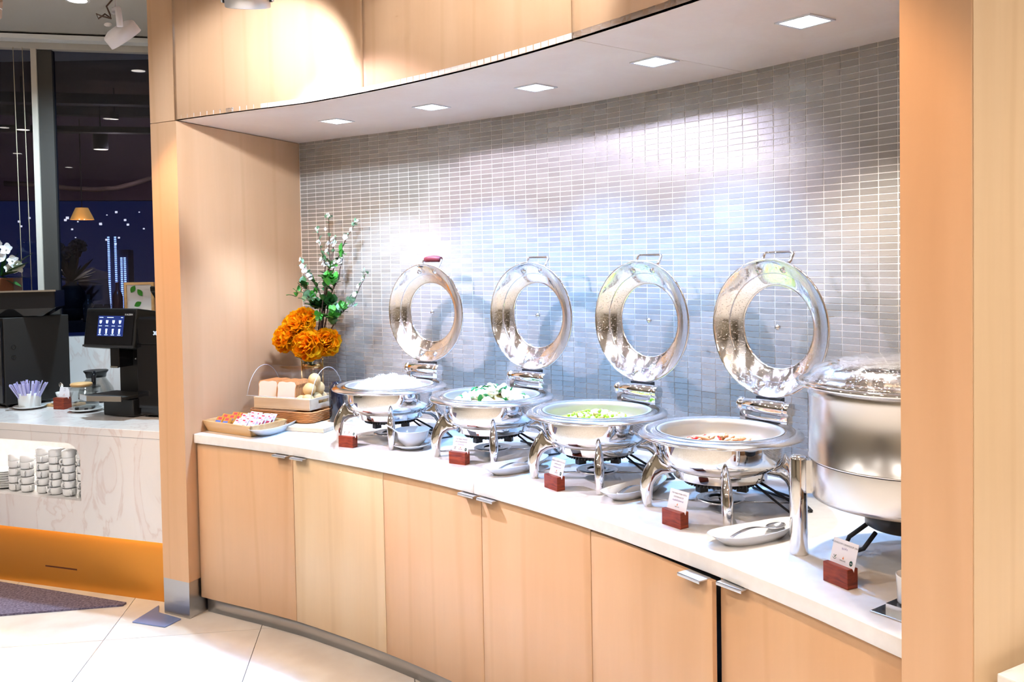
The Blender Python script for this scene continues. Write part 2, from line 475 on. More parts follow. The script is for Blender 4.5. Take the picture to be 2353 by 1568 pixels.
# ---- left partition: lower and upper panels with a joint at soffit height
back = NL + PD * .45; bb = B_ + PD * 1.35
pl = [tuple(A_), tuple(NL), tuple(back), tuple(bb), tuple(B_)]
wp = MB().prism(pl, .178, 2.410).build('wall_left', 'maple')
struct(wp, 'maple veneered partition closing the left end of the niche', 'wall')
MB().prism(pl, 2.413, 3.25).build('upper_panel', 'maple', wp)
ins = [tuple(A_ + (B_ - A_) * .004), tuple(NL), tuple(back), tuple(bb), tuple(B_ - (B_ - A_) * .004)]
st = MB().prism(ins, .0, .178).build('steel_base', 'brushed', wp, label='brushed steel base of the partition')
# ---- right pillar
P1 = Vector((.793, 1.806)); P2 = Vector((.8775, 1.688)); RD = Vector((.813, .583))
wr = MB().prism([tuple(P1), tuple(P2), tuple(P2 + RD * 1.6), tuple(P1 + RD * 1.6)], 0, 3.25).build('wall_right_niche', 'maple')
struct(wr, 'maple veneered pillar at the right end of the niche', 'wall')
MB().prism([tuple(P2 + RD * .004 + Vector((.583, -.813)) * .002), tuple(P2 + RD * .004 + Vector((.583, -.813)) * -.004), tuple(P2 + RD * 1.58 + Vector((.583, -.813)) * -.004), tuple(P2 + RD * 1.58 + Vector((.583, -.813)) * .002)], .01, 3.24).build('side_panel', 'maple_light', wr)  # lighter maple paints in the brighter lighting of this face
# ---- soffit with its joint and the curved header above it
def k_to_line(off_fn):  # first k of a front curve right of the partition plane
    for i in range(0, 400):
        k = -2 + i * .025; p = Vector(plan(k, off_fn(k)))
        if (p - NL).dot(Vector((PD.y, -PD.x))) > 0.0: return k
    return 2
ks0 = k_to_line(s_off); kc0 = k_to_line(c_off); kb0 = -.93
so = bpy.data.objects.new('ceiling_niche', None); COL.objects.link(so); struct(so, 'maple veneered soffit over the buffet niche', 'ceiling')
def soffit_piece(f0, f1, b0, b1, name):
    mb = MB(); ribbon(mb, curve_pts(f0, f1, s_off, 60), curve_pts(b0, b1, -.02, 60), ZS, ZS + .02)
    return mb.build(name, 'maple_bounce', so)
soffit_piece(ks0, 39.1, kb0, 39.1, 'soffit_panel'); soffit_piece(39.13, 60, 39.13, 60, 'soffit_panel')
hd = bpy.data.objects.new('wall_header', None); COL.objects.link(hd); struct(hd, 'curved maple veneered header above the buffet niche', 'wall')
for a, b in ((ks0, 19.82), (19.85, 39.1), (39.13, 60)):
    mb = MB(); ribbon(mb, curve_pts(a, b, s_off, 60), curve_pts(a, b, lambda k: s_off(k) - .02, 60), ZS, 3.25)
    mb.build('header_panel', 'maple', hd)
# ---- square lights let into the soffit
for i, (cx, cy) in enumerate(((-36.67, 189.16), (-15.13, 174.06), (4.74, 156.24), (22.55, 137.47), (38.47, 115.48))):
    x, y = cx * TR, cy * TR
    kk = min(range(-10, 620), key=lambda q: math.hypot(wl(q / 10)[0] - x, wl(q / 10)[1] - y)) / 10
    h = wl(kk)[2]
    ord_ = ('leftmost, above the bread box end', 'second from the left, above the rice', 'middle one of the five', 'second from the right pillar', 'nearest the right pillar')[i]
    t = thing('soffit_light', 'square LED downlight in the niche soffit, ' + ord_, 'light', (x, y, ZS), h, 'square lights in the soffit')
    fr = MB()
    a, b_ = .0625, .052
    for q in range(4):
        fr.M = Matrix.Rotation(q * math.pi / 2, 4, 'Z')
        fr.prism([(-a, -a), (a, -a), (b_, -b_), (-b_, -b_)], -.004, 0)
    fr.build('frame', 'aluminium', t)
    MB().box(-.052, .052, -.052, .052, -.0025, -.0005).build('diffuser', 'led', t)
# ---- worktop: two curved stone slabs
for nm, (f0, f1, b0, b1), lb in (('worktop', (kc0, 29.58, kb0, 29.58), 'left half of the white stone worktop, under the rice and bread'), ('worktop', (29.60, 56.3, 29.60, 56.3), 'right half of the white stone worktop, under the curry and soup')):
    mb = MB(); ribbon(mb, curve_pts(f0, f1, c_off, 70), curve_pts(b0, b1, .004, 70), ZC - .044, ZC)
    tag(mb.build(nm, 'stone', bevel=.003), lb, 'worktop', 'worktop slabs')
# ---- base cabinets, two doors each
d_off = lambda k: c_off(k) - .016
def cabinet(ka, km, kb, label, ajar=0.0, kinds=('maple', 'maple'), hpos=None):
    p0 = plan(ka, d_off(ka)); h = math.atan2(plan(kb, d_off(kb))[1] - p0[1], plan(kb, d_off(kb))[0] - p0[0])
    t = thing('base_cabinet', label, 'cabinet', (p0[0], p0[1], 0), 0, 'base cabinets under the worktop')
    org = Vector((p0[0], p0[1], 0))
    mb = MB(); mb.M = Matrix.Translation(-org)
    ribbon(mb, curve_pts(ka, kb, lambda k: d_off(k) - .026, 24), curve_pts(ka, kb, .02, 24), .09, ZC - .046)
    mb.build('body', 'dark_metal', t)
    for s, (a, b, mt) in enumerate(((ka, km, kinds[0]), (km, kb, kinds[1]))):
        g = .022
        mb = MB()
        q0 = Vector((*plan(a + g, d_off(a + g)), 0))
        z1 = ZC - .050 - (.006 if (ajar and s == 0) else 0)
        mb.M = Matrix.Translation(-q0)
        ribbon(mb, curve_pts(a + g, b - g, d_off, 14), curve_pts(a + g, b - g, lambda k: d_off(k) - .018, 14), .085, z1)
        d = mb.build('door', mt, t, bevel=.0012, seg=1, loc=q0 - org)
        if ajar and s == 0:
            d.rotation_euler = (0, 0, -ajar)
        # tab pull on the top edge next to the meeting line
        ke = (b - .9) if s == 0 else (a + .9)
        hp = plan(ke, d_off(ke)); hh = wl(ke)[2]
        th = MB(); th.at((hp[0] - q0.x, hp[1] - q0.y, z1), (0, 0, hh))
        th.box(-.042, .042, -.034, .012, -.001, .0025); th.box(-.042, .042, -.034, -.0315, -.006, .0025)
        th.build('handle', 'aluminium', d, label='small aluminium tab pull')
    return t
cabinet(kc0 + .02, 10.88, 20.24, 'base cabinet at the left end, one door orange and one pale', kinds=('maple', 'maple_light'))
cabinet(20.24, 30.0, 39.44, 'base cabinet in the middle, below the worktop joint')
cabinet(39.44, 47.92, 56.3, 'base cabinet at the right with its left door ajar', ajar=math.radians(3.2))
mb = MB(); ribbon(mb, curve_pts(kc0, 56.3, lambda k: c_off(k) - .055, 60), curve_pts(kc0, 56.3, lambda k: c_off(k) - .07, 60), 0, .089)
struct(mb.build('trim_kick', 'brushed'), 'brushed steel kick plate under the base cabinets', 'trim')
# right hand neighbour counter behind the pillar corner
q = Vector((.9307, 1.699)); dr = Vector((.868, .496)); dn = Vector((.496, -.868))
tag(MB().prism([tuple(q), tuple(q + dr * 1.2), tuple(q + dr * 1.2 + dn * .5), tuple(q + dn * .5)], ZC - .04, ZC).build('side_worktop', 'stone', bevel=.003), 'white worktop corner against the right pillar at the frame edge', 'worktop')
tag(MB().prism([tuple(q + dr * .02 + dn * .02), tuple(q + dr * 1.2 + dn * .02), tuple(q + dr * 1.2 + dn * .48), tuple(q + dr * .02 + dn * .48)], 0.002, ZC - .041).build('side_cabinet', 'maple', bevel=.002), 'maple cabinet below the worktop corner at the right edge', 'cabinet')
# ================================================================== CHAFING DISHES
def chafer_meshes():
    D = {}
    # flange ring with rolled outer lip, crest, groove and inner lip
    prof = [(.196, .235), (.199, .252), (.203, .2585), (.209, .2600), (.214, .2565), (.219, .2530), (.227, .2530), (.233, .2575), (.240, .2600), (.247, .2590), (.2555, .2545), (.2625, .2490), (.2645, .2460), (.2635, .2430), (.2600, .2425), (.2500, .2455), (.230, .2460), (.198, .2460)]
    D['rim'] = MB().lathe(prof[::-1], 72).mesh('rim')
    body = [(.0, .1345), (.125, .1345), (.150, .1360), (.169, .1420), (.1830, .1540), (.1910, .1720), (.1945, .1960), (.1955, .2200), (.1955, .2430)]
    D['body'] = MB().lathe(body, 64).mesh('body')
    band = [(.140, .1080), (.1480, .1080), (.1500, .1100), (.1500, .1330), (.1520, .1370), (.1450, .1400)]
    D['base_band'] = MB().lathe(band, 56).mesh('base_band')
    pan = [(.203, .2595), (.1965, .2600), (.1915, .2560), (.1895, .2400), (.1880, .2080), (.1800, .1960), (.1600, .1900), (.0, .1900)]
    D['food_pan'] = MB().lathe(pan, 56).mesh('food_pan')
    # leg: profile in the radial plane, flattened horn with a pointed shoulder
    out = [(.2340, 0), (.2470, .002), (.2560, .030), (.2600, .060), (.2580, .090), (.2490, .118), (.2340, .146), (.2140, .172), (.2060, .1830),
           (.2020, .1780), (.1960, .1640), (.1840, .1500), (.1660, .1420), (.1490, .1380), (.1490, .1130), (.1640, .1120), (.1860, .1060), (.2040, .0920), (.2140, .0740), (.2180, .0500), (.2190, .0200), (.2200, 0)]
    mb = MB(); n = len(out)
    c = (.222, .09)
    lay = [(-.0185, .30), (-.0160, .62), (-.0095, .90), (0, 1.0), (.0095, .90), (.0160, .62), (.0185, .30)]
    vs = []
    # medial inset so that the section is an ellipse rather than a slab
    med = [(.2335, .004)] * 2 + [(.2360, .03), (.2380, .06), (.2360, .085), (.2280, .105), (.2180, .125), (.2090, .150), (.2060, .170), (.2050, .168), (.2030, .152), (.1950, .135), (.1800, .127), (.1500, .1255), (.1500, .1255), (.1650, .1265), (.1900, .128), (.2140, .115), (.2280, .088), (.2350, .055), (.2340, .024), (.2335, .004)]
    for y, f in lay:
        for (r, z), (mr, mz) in zip(out, med):
            gz_ = float(np.interp(z, [0, .04, .10, .14, .165, .183], [.62, .85, 1.0, .90, .66, .30])) if r > .19 else .72
            vs.append((mr + (r - mr) * f, y * gz_, mz + (z - mz) * f if z > .003 else z * f))
    fs = []
    m = len(lay)
    for a in range(m - 1):
        for i in range(n):
            j = (i + 1) % n; fs.append((a * n + i, a * n + j, (a + 1) * n + j, (a + 1) * n + i))
    fs.append(tuple(range(n - 1, -1, -1))); fs.append(tuple((m - 1) * n + i for i in range(n)))
    mb.add(vs, fs, True)
    D['leg'] = mb.mesh('leg')
    D['tie_rod'] = MB().tube([(.0, 0, .022), (.224, 0, .022)], .0035, 8).mesh('tie_rod')
    ring = [(.034, .030), (.040, .034), (.072, .037), (.078, .034), (.078, .030), (.060, .026), (.040, .027), (.034, .030)]
    D['burner_plate'] = MB().lathe(ring, 40).mesh('burner_plate')
    h = MB(); h.lathe([(0, .086), (.100, .086), (.110, .090), (.114, .098), (.114, .1075), (0, .1075)], 40)
    D['heater'] = h.mesh('heater')
    h = MB()
    for i in range(54):
        h.M = Matrix.Rotation(2 * math.pi * i / 54, 4, 'Z'); h.box(.1115, .1175, -.0026, .0026, .089, .1065)
    D['vent_ring'] = h.mesh('vent_ring')
    h = MB().box(-.016, .016, -.012, .012, .064, .087); D['heater_foot'] = h.mesh('heater_foot')
    # hinge barrel and its brackets at the back
    h = MB(); h.at((0, .236, .306), (0, math.pi / 2, 0))
    h.lathe([(0, -.105), (.0235, -.105)], 36, smooth=False); h.lathe([(.0235, .105), (0, .105)], 36, smooth=False)
    h.lathe([(.0235, -.105), (.0255, -.102), (.0255, -.086), (.0235, -.084), (.0235, -.080), (.0255, -.078), (.0255, .078), (.0235, .080), (.0235, .084), (.0255, .086), (.0255, .102), (.0235, .105)], 36)
    D['hinge_barrel'] = h.mesh('hinge_barrel')
    h = MB()
    for s in (-1, 1): h.box(s * .085 - .012, s * .085 + .012, .222, .254, .256, .292)
    h.box(-.08, .08, .226, .250, .262, .272)
    D['hinge_bracket'] = h.mesh('hinge_bracket')
    h = MB(); h.prism([(-.050, .252), (.050, .252), (.040, .290), (-.040, .290)], .320, .336); D['lid_arm'] = h.mesh('lid_arm')
    # lid, standing open: revolve about the local y axis
    RL = Matrix.Rotation(-math.pi / 2, 4, 'X')
    h = MB(); h.M = RL
    for seg in ([(.2330, .0000), (.2350, -.0015), (.2380, -.0010), (.2395, .0025), (.2385, .0065)], [(.2385, .0065), (.2250, .0175), (.1900, .0390)], [(.1900, .0390), (.1600, .0545), (.1500, .0580)], [(.1500, .0580), (.1480, .0610), (.1430, .0610), (.1420, .0570)],
                [(.1420, .0570), (.1440, .0530), (.1480, .0530)], [(.1480, .0530), (.1580, .0500), (.1870, .0345)], [(.1870, .0345), (.1885, .0330), (.1895, .0300)], [(.1895, .0300), (.2200, .0125), (.2305, .0030)], [(.2305, .0030), (.2330, .0000)]):
        h.lathe(seg, 88)
    D['lid_dome'] = h.mesh('lid_dome')
    h = MB(); h.M = RL; h.lathe([(0, .0585), (.06, .0582), (.1425, .0570)], 48); D['lid_glass'] = h.mesh('lid_glass')
    h = MB(); h.M = RL; h.lathe([(0, .0490), (.005, .0490), (.006, .0505), (.009, .0520), (.0105, .0550), (.0105, .0580), (.0075, .0600), (.0075, .0640), (0, .0640)], 20); D['center_screw'] = h.mesh('center_screw')
    def rosette(ang, r, d):
        a = math.radians(ang)
        h = MB(); h.M = Matrix.Translation((r * math.cos(a), 0, r * math.sin(a))) @ RL
        h.lathe([(0, d - .009), (.004, d - .009), (.0055, d - .006), (.006, d - .003), (.0125, d - .002), (.0145, d + .002), (.0145, d + .008), (0, d + .008)], 18)
        return h.mesh('screw')
    D['screws'] = [rosette(a, .208, .0215) for a in (76, 104, 258, 282)]
    pts = []
    for s in (-1, 1):
        seq = [(.052 * s, .028, .205), (.058 * s, .050, .228), (.060 * s, .066, .252), (.052 * s, .070, .259)]
        pts += seq if s == -1 else seq[::-1]
    D['lid_handle'] = MB().tube(pts, [.0062, .0068, .0062, .006, .006, .0062, .0068, .0062], 10).mesh('lid_handle')
    D['handle_wrap'] = MB().tube([(-.05, .071, .258), (-.025, .071, .261), (0, .072, .262), (.025, .071, .261), (.05, .071, .258)], [.013, .0155, .016, .0155, .013], 12).mesh('handle_wrap')
    cb = MB()
    cb.tube([(.06, .09, .095), (.12, .12, .06), (.17, .16, .02), (.12, .23, .006), (.03, .25, .006), (-.08, .27, .006)], .0045, 8)
    cb.tube([(.08, .06, .092), (.15, .07, .05), (.20, .10, .007), (.22, .18, .006), (.12, .26, .006), (.0, .285, .006)], .004, 8)
    D['power_cord'] = cb.mesh('power_cord')
    return D
CH = chafer_meshes()
mat('rim_steel', (.84, .84, .86, 1), .17, 1.0); mat('lid_steel', (.86, .86, .87, 1), .13, 1.0)
_m = MATS['lid_steel']; _nt, _N, _L, _b = nodes_of(_m)
_tc = _N.new('ShaderNodeTexCoord'); _n1 = _N.new('ShaderNodeTexNoise'); _n1.inputs['Scale'].default_value = 210; _n1.inputs['Detail'].default_value = 1
_mp = _N.new('ShaderNodeMapping'); _mp.inputs['Scale'].default_value = (34, 34, 3.2); _n2 = _N.new('ShaderNodeTexNoise'); _n2.inputs['Scale'].default_value = 1.0; _n2.inputs['Detail'].default_value = 3
_L.new(_tc.outputs['Object'], _n1.inputs['Vector']); _L.new(_tc.outputs['Object'], _mp.inputs[0]); _L.new(_mp.outputs[0], _n2.inputs['Vector'])
_r1 = _N.new('ShaderNodeMapRange'); _r1.inputs['From Min'].default_value = .60; _r1.inputs['From Max'].default_value = .75
_L.new(_n1.outputs['Fac'], _r1.inputs[0]); _bp = _N.new('ShaderNodeBump'); _bp.inputs['Strength'].default_value = .35; _bp.inputs['Distance'].default_value = .0012
_L.new(_r1.outputs[0], _bp.inputs['Height']); _L.new(_bp.outputs['Normal'], _b.inputs['Normal'])
_r2 = _N.new('ShaderNodeMapRange'); _r2.inputs['From Min'].default_value = .42; _r2.inputs['From Max'].default_value = .58; _r2.inputs['To Min'].default_value = .05; _r2.inputs['To Max'].default_value = .24
_L.new(_n2.outputs['Fac'], _r2.inputs[0]); _L.new(_r2.outputs[0], _b.inputs['Roughness'])
mat('kettle_steel', (.80, .79, .78, 1), .24, 1.0)
mat('leather', srgb(112, 38, 44), .5)
mat('pan_steel', (.62, .60, .56, 1), .38, .85)
def chafer(c, rot, label, wrapped=False, lean=0.0, hand=0):
    t = thing('chafing_dish', label, 'chafing dish', (c[0], c[1], ZC), rot, 'round chafing dishes on the worktop')
    L_ = lambda nm, m, p=t: link(nm, CH[nm].copy() if CH[nm].materials and CH[nm].materials[0] != MATS[m] else CH[nm], m, p)
    L_('body', 'chrome'); L_('rim', 'rim_steel'); L_('base_band', 'chrome'); L_('food_pan', 'pan_steel')
    for a in (45, 135, 225, 315):
        o = L_('leg', 'chrome'); o.rotation_euler = (0, 0, math.radians(a))
        o = L_('tie_rod', 'satin_steel'); o.rotation_euler = (0, 0, math.radians(a))
    L_('burner_plate', 'satin_steel')
    hh = L_('heater', 'black_plastic'); L_('vent_ring', 'black_matte', hh)
    for a in (20, 140, 260):
        o = L_('heater_foot', 'black_plastic', hh); o.rotation_euler = (0, 0, math.radians(a)); o.location = (.075 * math.cos(math.radians(a)), .075 * math.sin(math.radians(a)), 0)
    hg = L_('hinge_barrel', 'chrome'); L_('hinge_bracket', 'chrome', hg); L_('lid_arm', 'black_plastic', hg)
    lid = L_('lid_dome', 'lid_steel'); lid.location = (0, .252, .342 + .232); lid.rotation_euler = (lean, 0, 0); lid.name = 'lid'
    L_('lid_glass', 'clear_lid', lid); L_('center_screw', 'satin_steel', lid)
    for me in CH['screws']: link('screw', me, 'satin_steel', lid)
    L_('lid_handle', 'chrome', lid)
    if wrapped: L_('handle_wrap', 'leather', lid)['label'] = 'dark red leather handle wrap'
    L_('power_cord', 'rubber')
    return t
CHAF = [((-.575, 4.085), 15.6, 'chafing dish of white rice with a red-wrapped lid handle', True),
        ((-.094, 3.717), 25.1, 'chafing dish of stir-fried mixed vegetables, second from the left', False),
        ((.308, 3.294), 34.4, 'chafing dish of yellow-green curry with peas, third from the left', False),
        ((.669, 2.870), 43.0, 'chafing dish of stir-fried pork, next to the soup kettle', False)]
for c, k, lb, wr_ in CHAF: chafer(c, wl(k)[2], lb, wr_)

# ================================================================== SOUP KETTLE
kc = Vector((1.045, 2.345)); kh = wl(50)[2]
t = thing('soup_kettle', 'large stainless steel soup kettle with closed lid beside the right pillar', 'kettle', (kc.x, kc.y, ZC), kh)
MB().lathe([(0, .162), (.222, .162), (.239, .167), (.246, .180), (.2465, .268), (.2465, .2685)], 64).build('lower_body', 'kettle_steel', t)
MB().lathe([(.2465, .270), (.2500, .272), (.2500, .276), (.2480, .278), (.2480, .440), (.2500, .445), (.2500, .470), (.2460, .474)], 64).build('upper_body', 'kettle_steel', t)
MB().lathe([(.246, .476), (.259, .478), (.263, .484), (.261, .490), (.251, .494), (.247, .500), (.2340, .516), (.190, .532), (.12, .546), (.05, .551), (0, .552)], 64).build('lid', 'lid_steel', t)
pts = [(.0 + .275 * math.cos(math.radians(a)), .275 * math.sin(math.radians(a)), .478) for a in range(196, 330, 6)]
MB().tube(pts, .0065, 10).build('rim_handle', 'chrome', t)
for a in (220, 340, 100):
    q = Matrix.Rotation(math.radians(a), 4, 'Z')
    lg = MB(); lg.M = q @ Matrix.Translation((.276, 0, 0))
    lg.lathe([(0, 0), (.0225, 0), (.024, .002), (.024, .262), (.022, .269), (.012, .274), (0, .275)], 28)
    g = lg.build('leg', 'chrome', t)
    br = MB(); br.M = q; br.box(.240, .262, -.013, .013, .172, .262)
    br.build('bracket', 'chrome', g)
MB().lathe([(0, .090), (.095, .090), (.105, .096), (.105, .160), (0, .160)], 36).build('heater', 'black_plastic', t)
MB().tube([(-.08, -.06, .09), (-.12, -.08, .05), (-.13, -.085, .02), (-.115, -.08, .008), (-.09, -.06, .02), (-.06, -.05, .07)], .006, 8).build('power_cord', 'rubber', t)
# ================================================================== SIGN HOLDERS
def sign(c, ang, label, lines, thai, veg, dark, h=.050, w=.080, d=.035):
    """c: front left bottom corner on the worktop"""
    t = thing('sign_holder', label, 'sign', (c[0], c[1], c[2] if len(c) > 2 else ZC), math.radians(ang), 'menu signs in wooden blocks')
    b = MB()
    prof = [(0, 0), (d, 0), (d, h), (d * .74, h), (d * .62, h - .010), (d * .50, h)] + [(0, h)]
    vs = [(x, y, z) for x in (0, w) for y, z in prof]; n = len(prof)
    b.add(vs, [tuple(range(n)), tuple(range(2 * n - 1, n - 1, -1))] + [(i, i + n, (i + 1) % n + n, (i + 1) % n) for i in range(n)])
    b.build('block', 'redwood', t, bevel=.0012, seg=1)
    lean = math.radians(16)
    M0 = Matrix.Translation((w / 2, d * .62, h - .009)) @ Matrix.Rotation(math.pi / 2 - lean, 4, 'X')
    cw, ch = w * .99, .067
    cd_ = MB(); cd_.M = M0; cd_.box(-cw / 2, cw / 2, 0, ch, -.0006, .0006)
    card = cd_.build('card', 'paper', t)
    def put(me, mt, x, y, nm='print'):
        o = link(nm, me.copy() if me.materials else me, mt, card); o.matrix_local = M0 @ Matrix.Translation((x, y, .0009)); return o
    y = ch - .013
    sz = .0072 if max(len(q) for q in lines) < 20 else .0060
    for q in lines:
        put(text_mesh(q, sz), 'ink', 0, y, 'lettering'); y -= .0105
    put(text_mesh(thai, .0072), 'ink_purple', 0, y, 'lettering')
    fl_ = MB().add([(0, 0, 0), (.0022, .0022, 0), (.0018, .0050, 0), (.0004, .0085, 0), (-.0004, .0060, 0), (-.0020, .0040, 0), (-.0018, .0015, 0)], [tuple(range(7))]).mesh('logo')
    put(fl_, 'ink_orange', 0, .0195, 'logo_flame'); put(text_mesh('MERCURE', .0042), 'ink', 0, .0150, 'lettering')
    if dark:
        disc = MB().add([(.0052 * math.cos(a * math.pi / 12), .0066 * math.sin(a * math.pi / 12), 0) for a in range(24)], [tuple(range(24))]).mesh('emblem')
        put(disc, 'ink_green', cw / 2 - .013, .017, 'emblem')
        bar = MB().add([(-.003, -.001, .0002), (.003, -.0006, .0002), (.0034, .0006, .0002), (-.0026, .0006, .0002)], [(0, 1, 2, 3)]).mesh('emblem_mark'); put(bar, 'paper', cw / 2 - .013, .017, 'emblem_mark').location.z += .0
    if veg:
        v = MB().add([(-.0045, .0050, 0), (-.0030, .0060, 0), (-.0002, .0005, 0), (.0030, .0068, 0), (.0048, .0050, 0), (.0004, -.0020, 0)], [(0, 1, 2, 5), (2, 3, 4, 5)])
        v.add([(.0062 * math.cos(a), .0062 * math.sin(a) + .001, 0) for a in [math.pi * (1.1 + .8 * i / 8) for i in range(9)]] + [(.0050 * math.cos(a), .0050 * math.sin(a) + .001, 0) for a in [math.pi * (1.1 + .8 * i / 8) for i in range(9)]], [(i, i + 1, i + 10, i + 9) for i in range(8)])
        put(v.mesh('veg_mark'), 'ink_green', -cw / 2 + .013, .020, 'leaf_mark')
    return t
sign((-.789, 3.941), -27.5, 'red wooden sign block with rice card, in front of the rice dish', ['STEAMED JASMINE RICE'], 'ข้าวสวย', True, True)
sign((-.269, 3.576), -31, 'red wooden sign block with mixed vegetables card', ['STIR FRIED MIXED', 'VEGETABLES(VEG)'], 'ผัดผักรวม', True, True)
sign((.104, 3.173), -57, 'red wooden sign block with green curry chicken card', ['GREEN CURRY CHICKEN', 'WITH PASTE'], 'แกงเขียวหวานไก่', False, True)
sign((.45, 2.708), -55.5, 'orange-red wooden sign block with pork card', ['STIR FRIED PORK WITH', 'OYSTER SAUCE'], 'หมูผัดน้ำมันหอย', False, False)
sign((.772, 2.209), -64, 'red wooden sign block with mushroom soup card, near the kettle', ['MUSHROOM CREAMSOUP (VEG)'], 'ซุปเห็ด', True, True)

# ================================================================== BOWL, PLATES, SPOONS
def lathe_obj(name, prof, mt, loc, label, cat, n=40, group=None):
    return tag(MB().lathe(prof, n).build(name, mt, loc=loc), label, cat, group)
sx, sy = -.455, 3.885
lathe_obj('saucer', [(0, .004), (.040, .004), (.042, .0), (.050, .0), (.054, .006), (.075, .014), (.086, .021), (.0865, .0225), (.085, .0235), (.073, .0175), (.050, .0105), (0, .009)], 'porcelain', (sx, sy, ZC), 'round white saucer under the soup bowl', 'saucer')
lathe_obj('soup_bowl', [(0, .0125), (.030, .0125), (.033, .0105), (.036, .0105), (.040, .016), (.058, .032), (.071, .055), (.0785, .080), (.0790, .0825), (.0770, .0825), (.0690, .056), (.055, .036), (.036, .021), (0, .018)], 'porcelain', (sx + .002, sy + .004, ZC), 'white porcelain bowl on a saucer beside the rice dish', 'bowl')
def spoon_mesh(L=.20, bw=.022, bl=.033, flat=False):
    """stainless spoon along +x, bowl at the far end, z up"""
    mb = MB(); top = []; bot = []
    N = 26
    P = []
    for i in range(N + 1):
        x = L * i / N
        if x < L - 2 * bl:
            f = x / (L - 2 * bl); w = .0085 * (1 - f) + .0036 * f; z = .010 + .012 * math.sin(f * math.pi) ; dp = 0
        else:
            f = (x - (L - 2 * bl)) / (2 * bl); w = max(.0036, bw * math.sqrt(max(0, 1 - (2 * f - 1) ** 2))); z = .010; dp = .011 * math.sin(f * math.pi)
        if i == N: w = .002
        row = []
        for j in range(-4, 5):
            u = j / 4; row.append((x, w * u, z - dp * (1 - u * u)))
        P.append(row)
    mb.grid(P)
    return mb.mesh('spoon')
SP = spoon_mesh()
def spoon(loc, ang, label, pitch=0.0, mt='satin_steel', group=None, me=None):
    o = link('serving_spoon', (me or SP), None, None); 
    if not o.data.materials: o.data.materials.append(MATS[mt])
    q = o.modifiers.new('s', 'SOLIDIFY'); q.thickness = .0016
    o.location = loc; o.rotation_euler = (0, -pitch, math.radians(ang))
    return tag(o, label, 'spoon', group)
def boat_mesh(L, W, H):
    """boat shaped spoon rest, long axis x, raised pointed far end"""
    mb = MB(); rows = []
    N = 40
    def outline(s, k):
        a = 2 * math.pi * k / N
        c, q = math.cos(a), math.sin(a)
        x = math.copysign(abs(c) ** .78, c) * L / 2 * s; y = math.copysign(abs(q) ** .9, q) * W / 2 * s * (1 - .12 * c)
        return x, y
    def lift(x): return .012 * max(0, x / (L / 2)) ** 2 + .004 * max(0, -x / (L / 2)) ** 2
    prof = [(.02, .001), (.60, .0), (.66, .001), (.80, H * .45), (.95, H * .90), (1.0, H), (.985, H + .001), (.93, H * .88), (.78, H * .48), (.62, .008), (.02, .007)]
    for s, z in prof:
        rows.append([(*outline(s, k), z + (lift(outline(s, k)[0]) * (z / H) if z > .01 else 0)) for k in range(N + 1)])
    mb.grid(rows)
    return mb.mesh('spoon_rest')
BT = boat_mesh(.31, .115, .032); BT0 = boat_mesh(.40, .135, .038)
def boat(c, ang, label, me=BT, z=ZC):
    o = link('boat_plate', me, 'porcelain', None, (c[0], c[1], z), math.radians(ang))
    return tag(o, label, 'plate', 'white boat plates')
boat((-1.175, 4.335), 72.8, 'white boat plate with forks, overhanging the worktop edge by the sachet tray', BT0)
boat((.005, 3.425), 37, 'white boat plate between the vegetable and curry dishes')
boat((.415, 3.045), 41, 'white boat plate between the curry and pork dishes')
boat((.688, 2.535), 24, 'white boat plate with a spoon in front of the kettle leg')
def on_boat(c, ang, dx): a = math.radians(ang); return (c[0] + dx * math.cos(a), c[1] + dx * math.sin(a))
p = on_boat((.005, 3.425), 37, -.085); spoon((*p, ZC + .010), 40, 'steel serving spoon on the plate before the curry sign', .03)
p = on_boat((.415, 3.045), 41, -.085); spoon((*p, ZC + .010), 44, 'steel serving spoon on the plate behind the pork sign', .03)
p = on_boat((.688, 2.535), 24, -.080); spoon((*p, ZC + .010), 27, 'large steel serving spoon on the plate nearest the kettle', .06)
sp2 = MB(); 
P = []
for i in range(15):
    f = i / 14; w = .0085 if f < .6 else .0085 + .006 * math.sin((f - .6) / .4 * math.pi)
    P.append([(.15 * f, w * u, .004 * (u * u) + .002 * math.sin(f * 9)) for u in (-1, -.5, 0, .5, 1)])
sp2.grid(P); me = sp2.mesh('soup_spoon')
o = link('soup_spoon', me, 'porcelain', None); q = o.modifiers.new('s', 'SOLIDIFY'); q.thickness = .003
o.location = (-.440, 3.872, ZC + .030); o.rotation_euler = (0, math.radians(-33), math.radians(196)); tag(o, 'white porcelain spoon leaning in the soup bowl', 'spoon')
# two small forks on the left plate
def fork_mesh():
    mb = MB(); mb.box(0, .10, -.003, .003, 0, .0015); mb.prism([(.10, -.003), (.118, -.011), (.125, -.011), (.125, .011), (.118, .011), (.10, .003)], 0, .0015)
    for j in range(4): mb.box(.125, .165, -.011 + j * .0064, -.0078 + j * .0064, 0, .0015)
    return mb.mesh('fork')
FK = fork_mesh()
for i, (dx, da, lb) in enumerate(((-.075, 2, 'steel fork lying along the left boat plate'), (-.055, -11, 'second steel fork, crossing the first on the left boat plate'))):
    p = on_boat((-1.175, 4.335), 72.8, dx)
    o = link('fork', FK, 'satin_steel', None, (p[0] + i * .012, p[1], ZC + .0165 + i * .004), math.radians(72.8 + da)); o.rotation_euler = (0, math.radians(-4), o.rotation_euler[2]); tag(o, lb, 'fork', 'forks on the left plate')
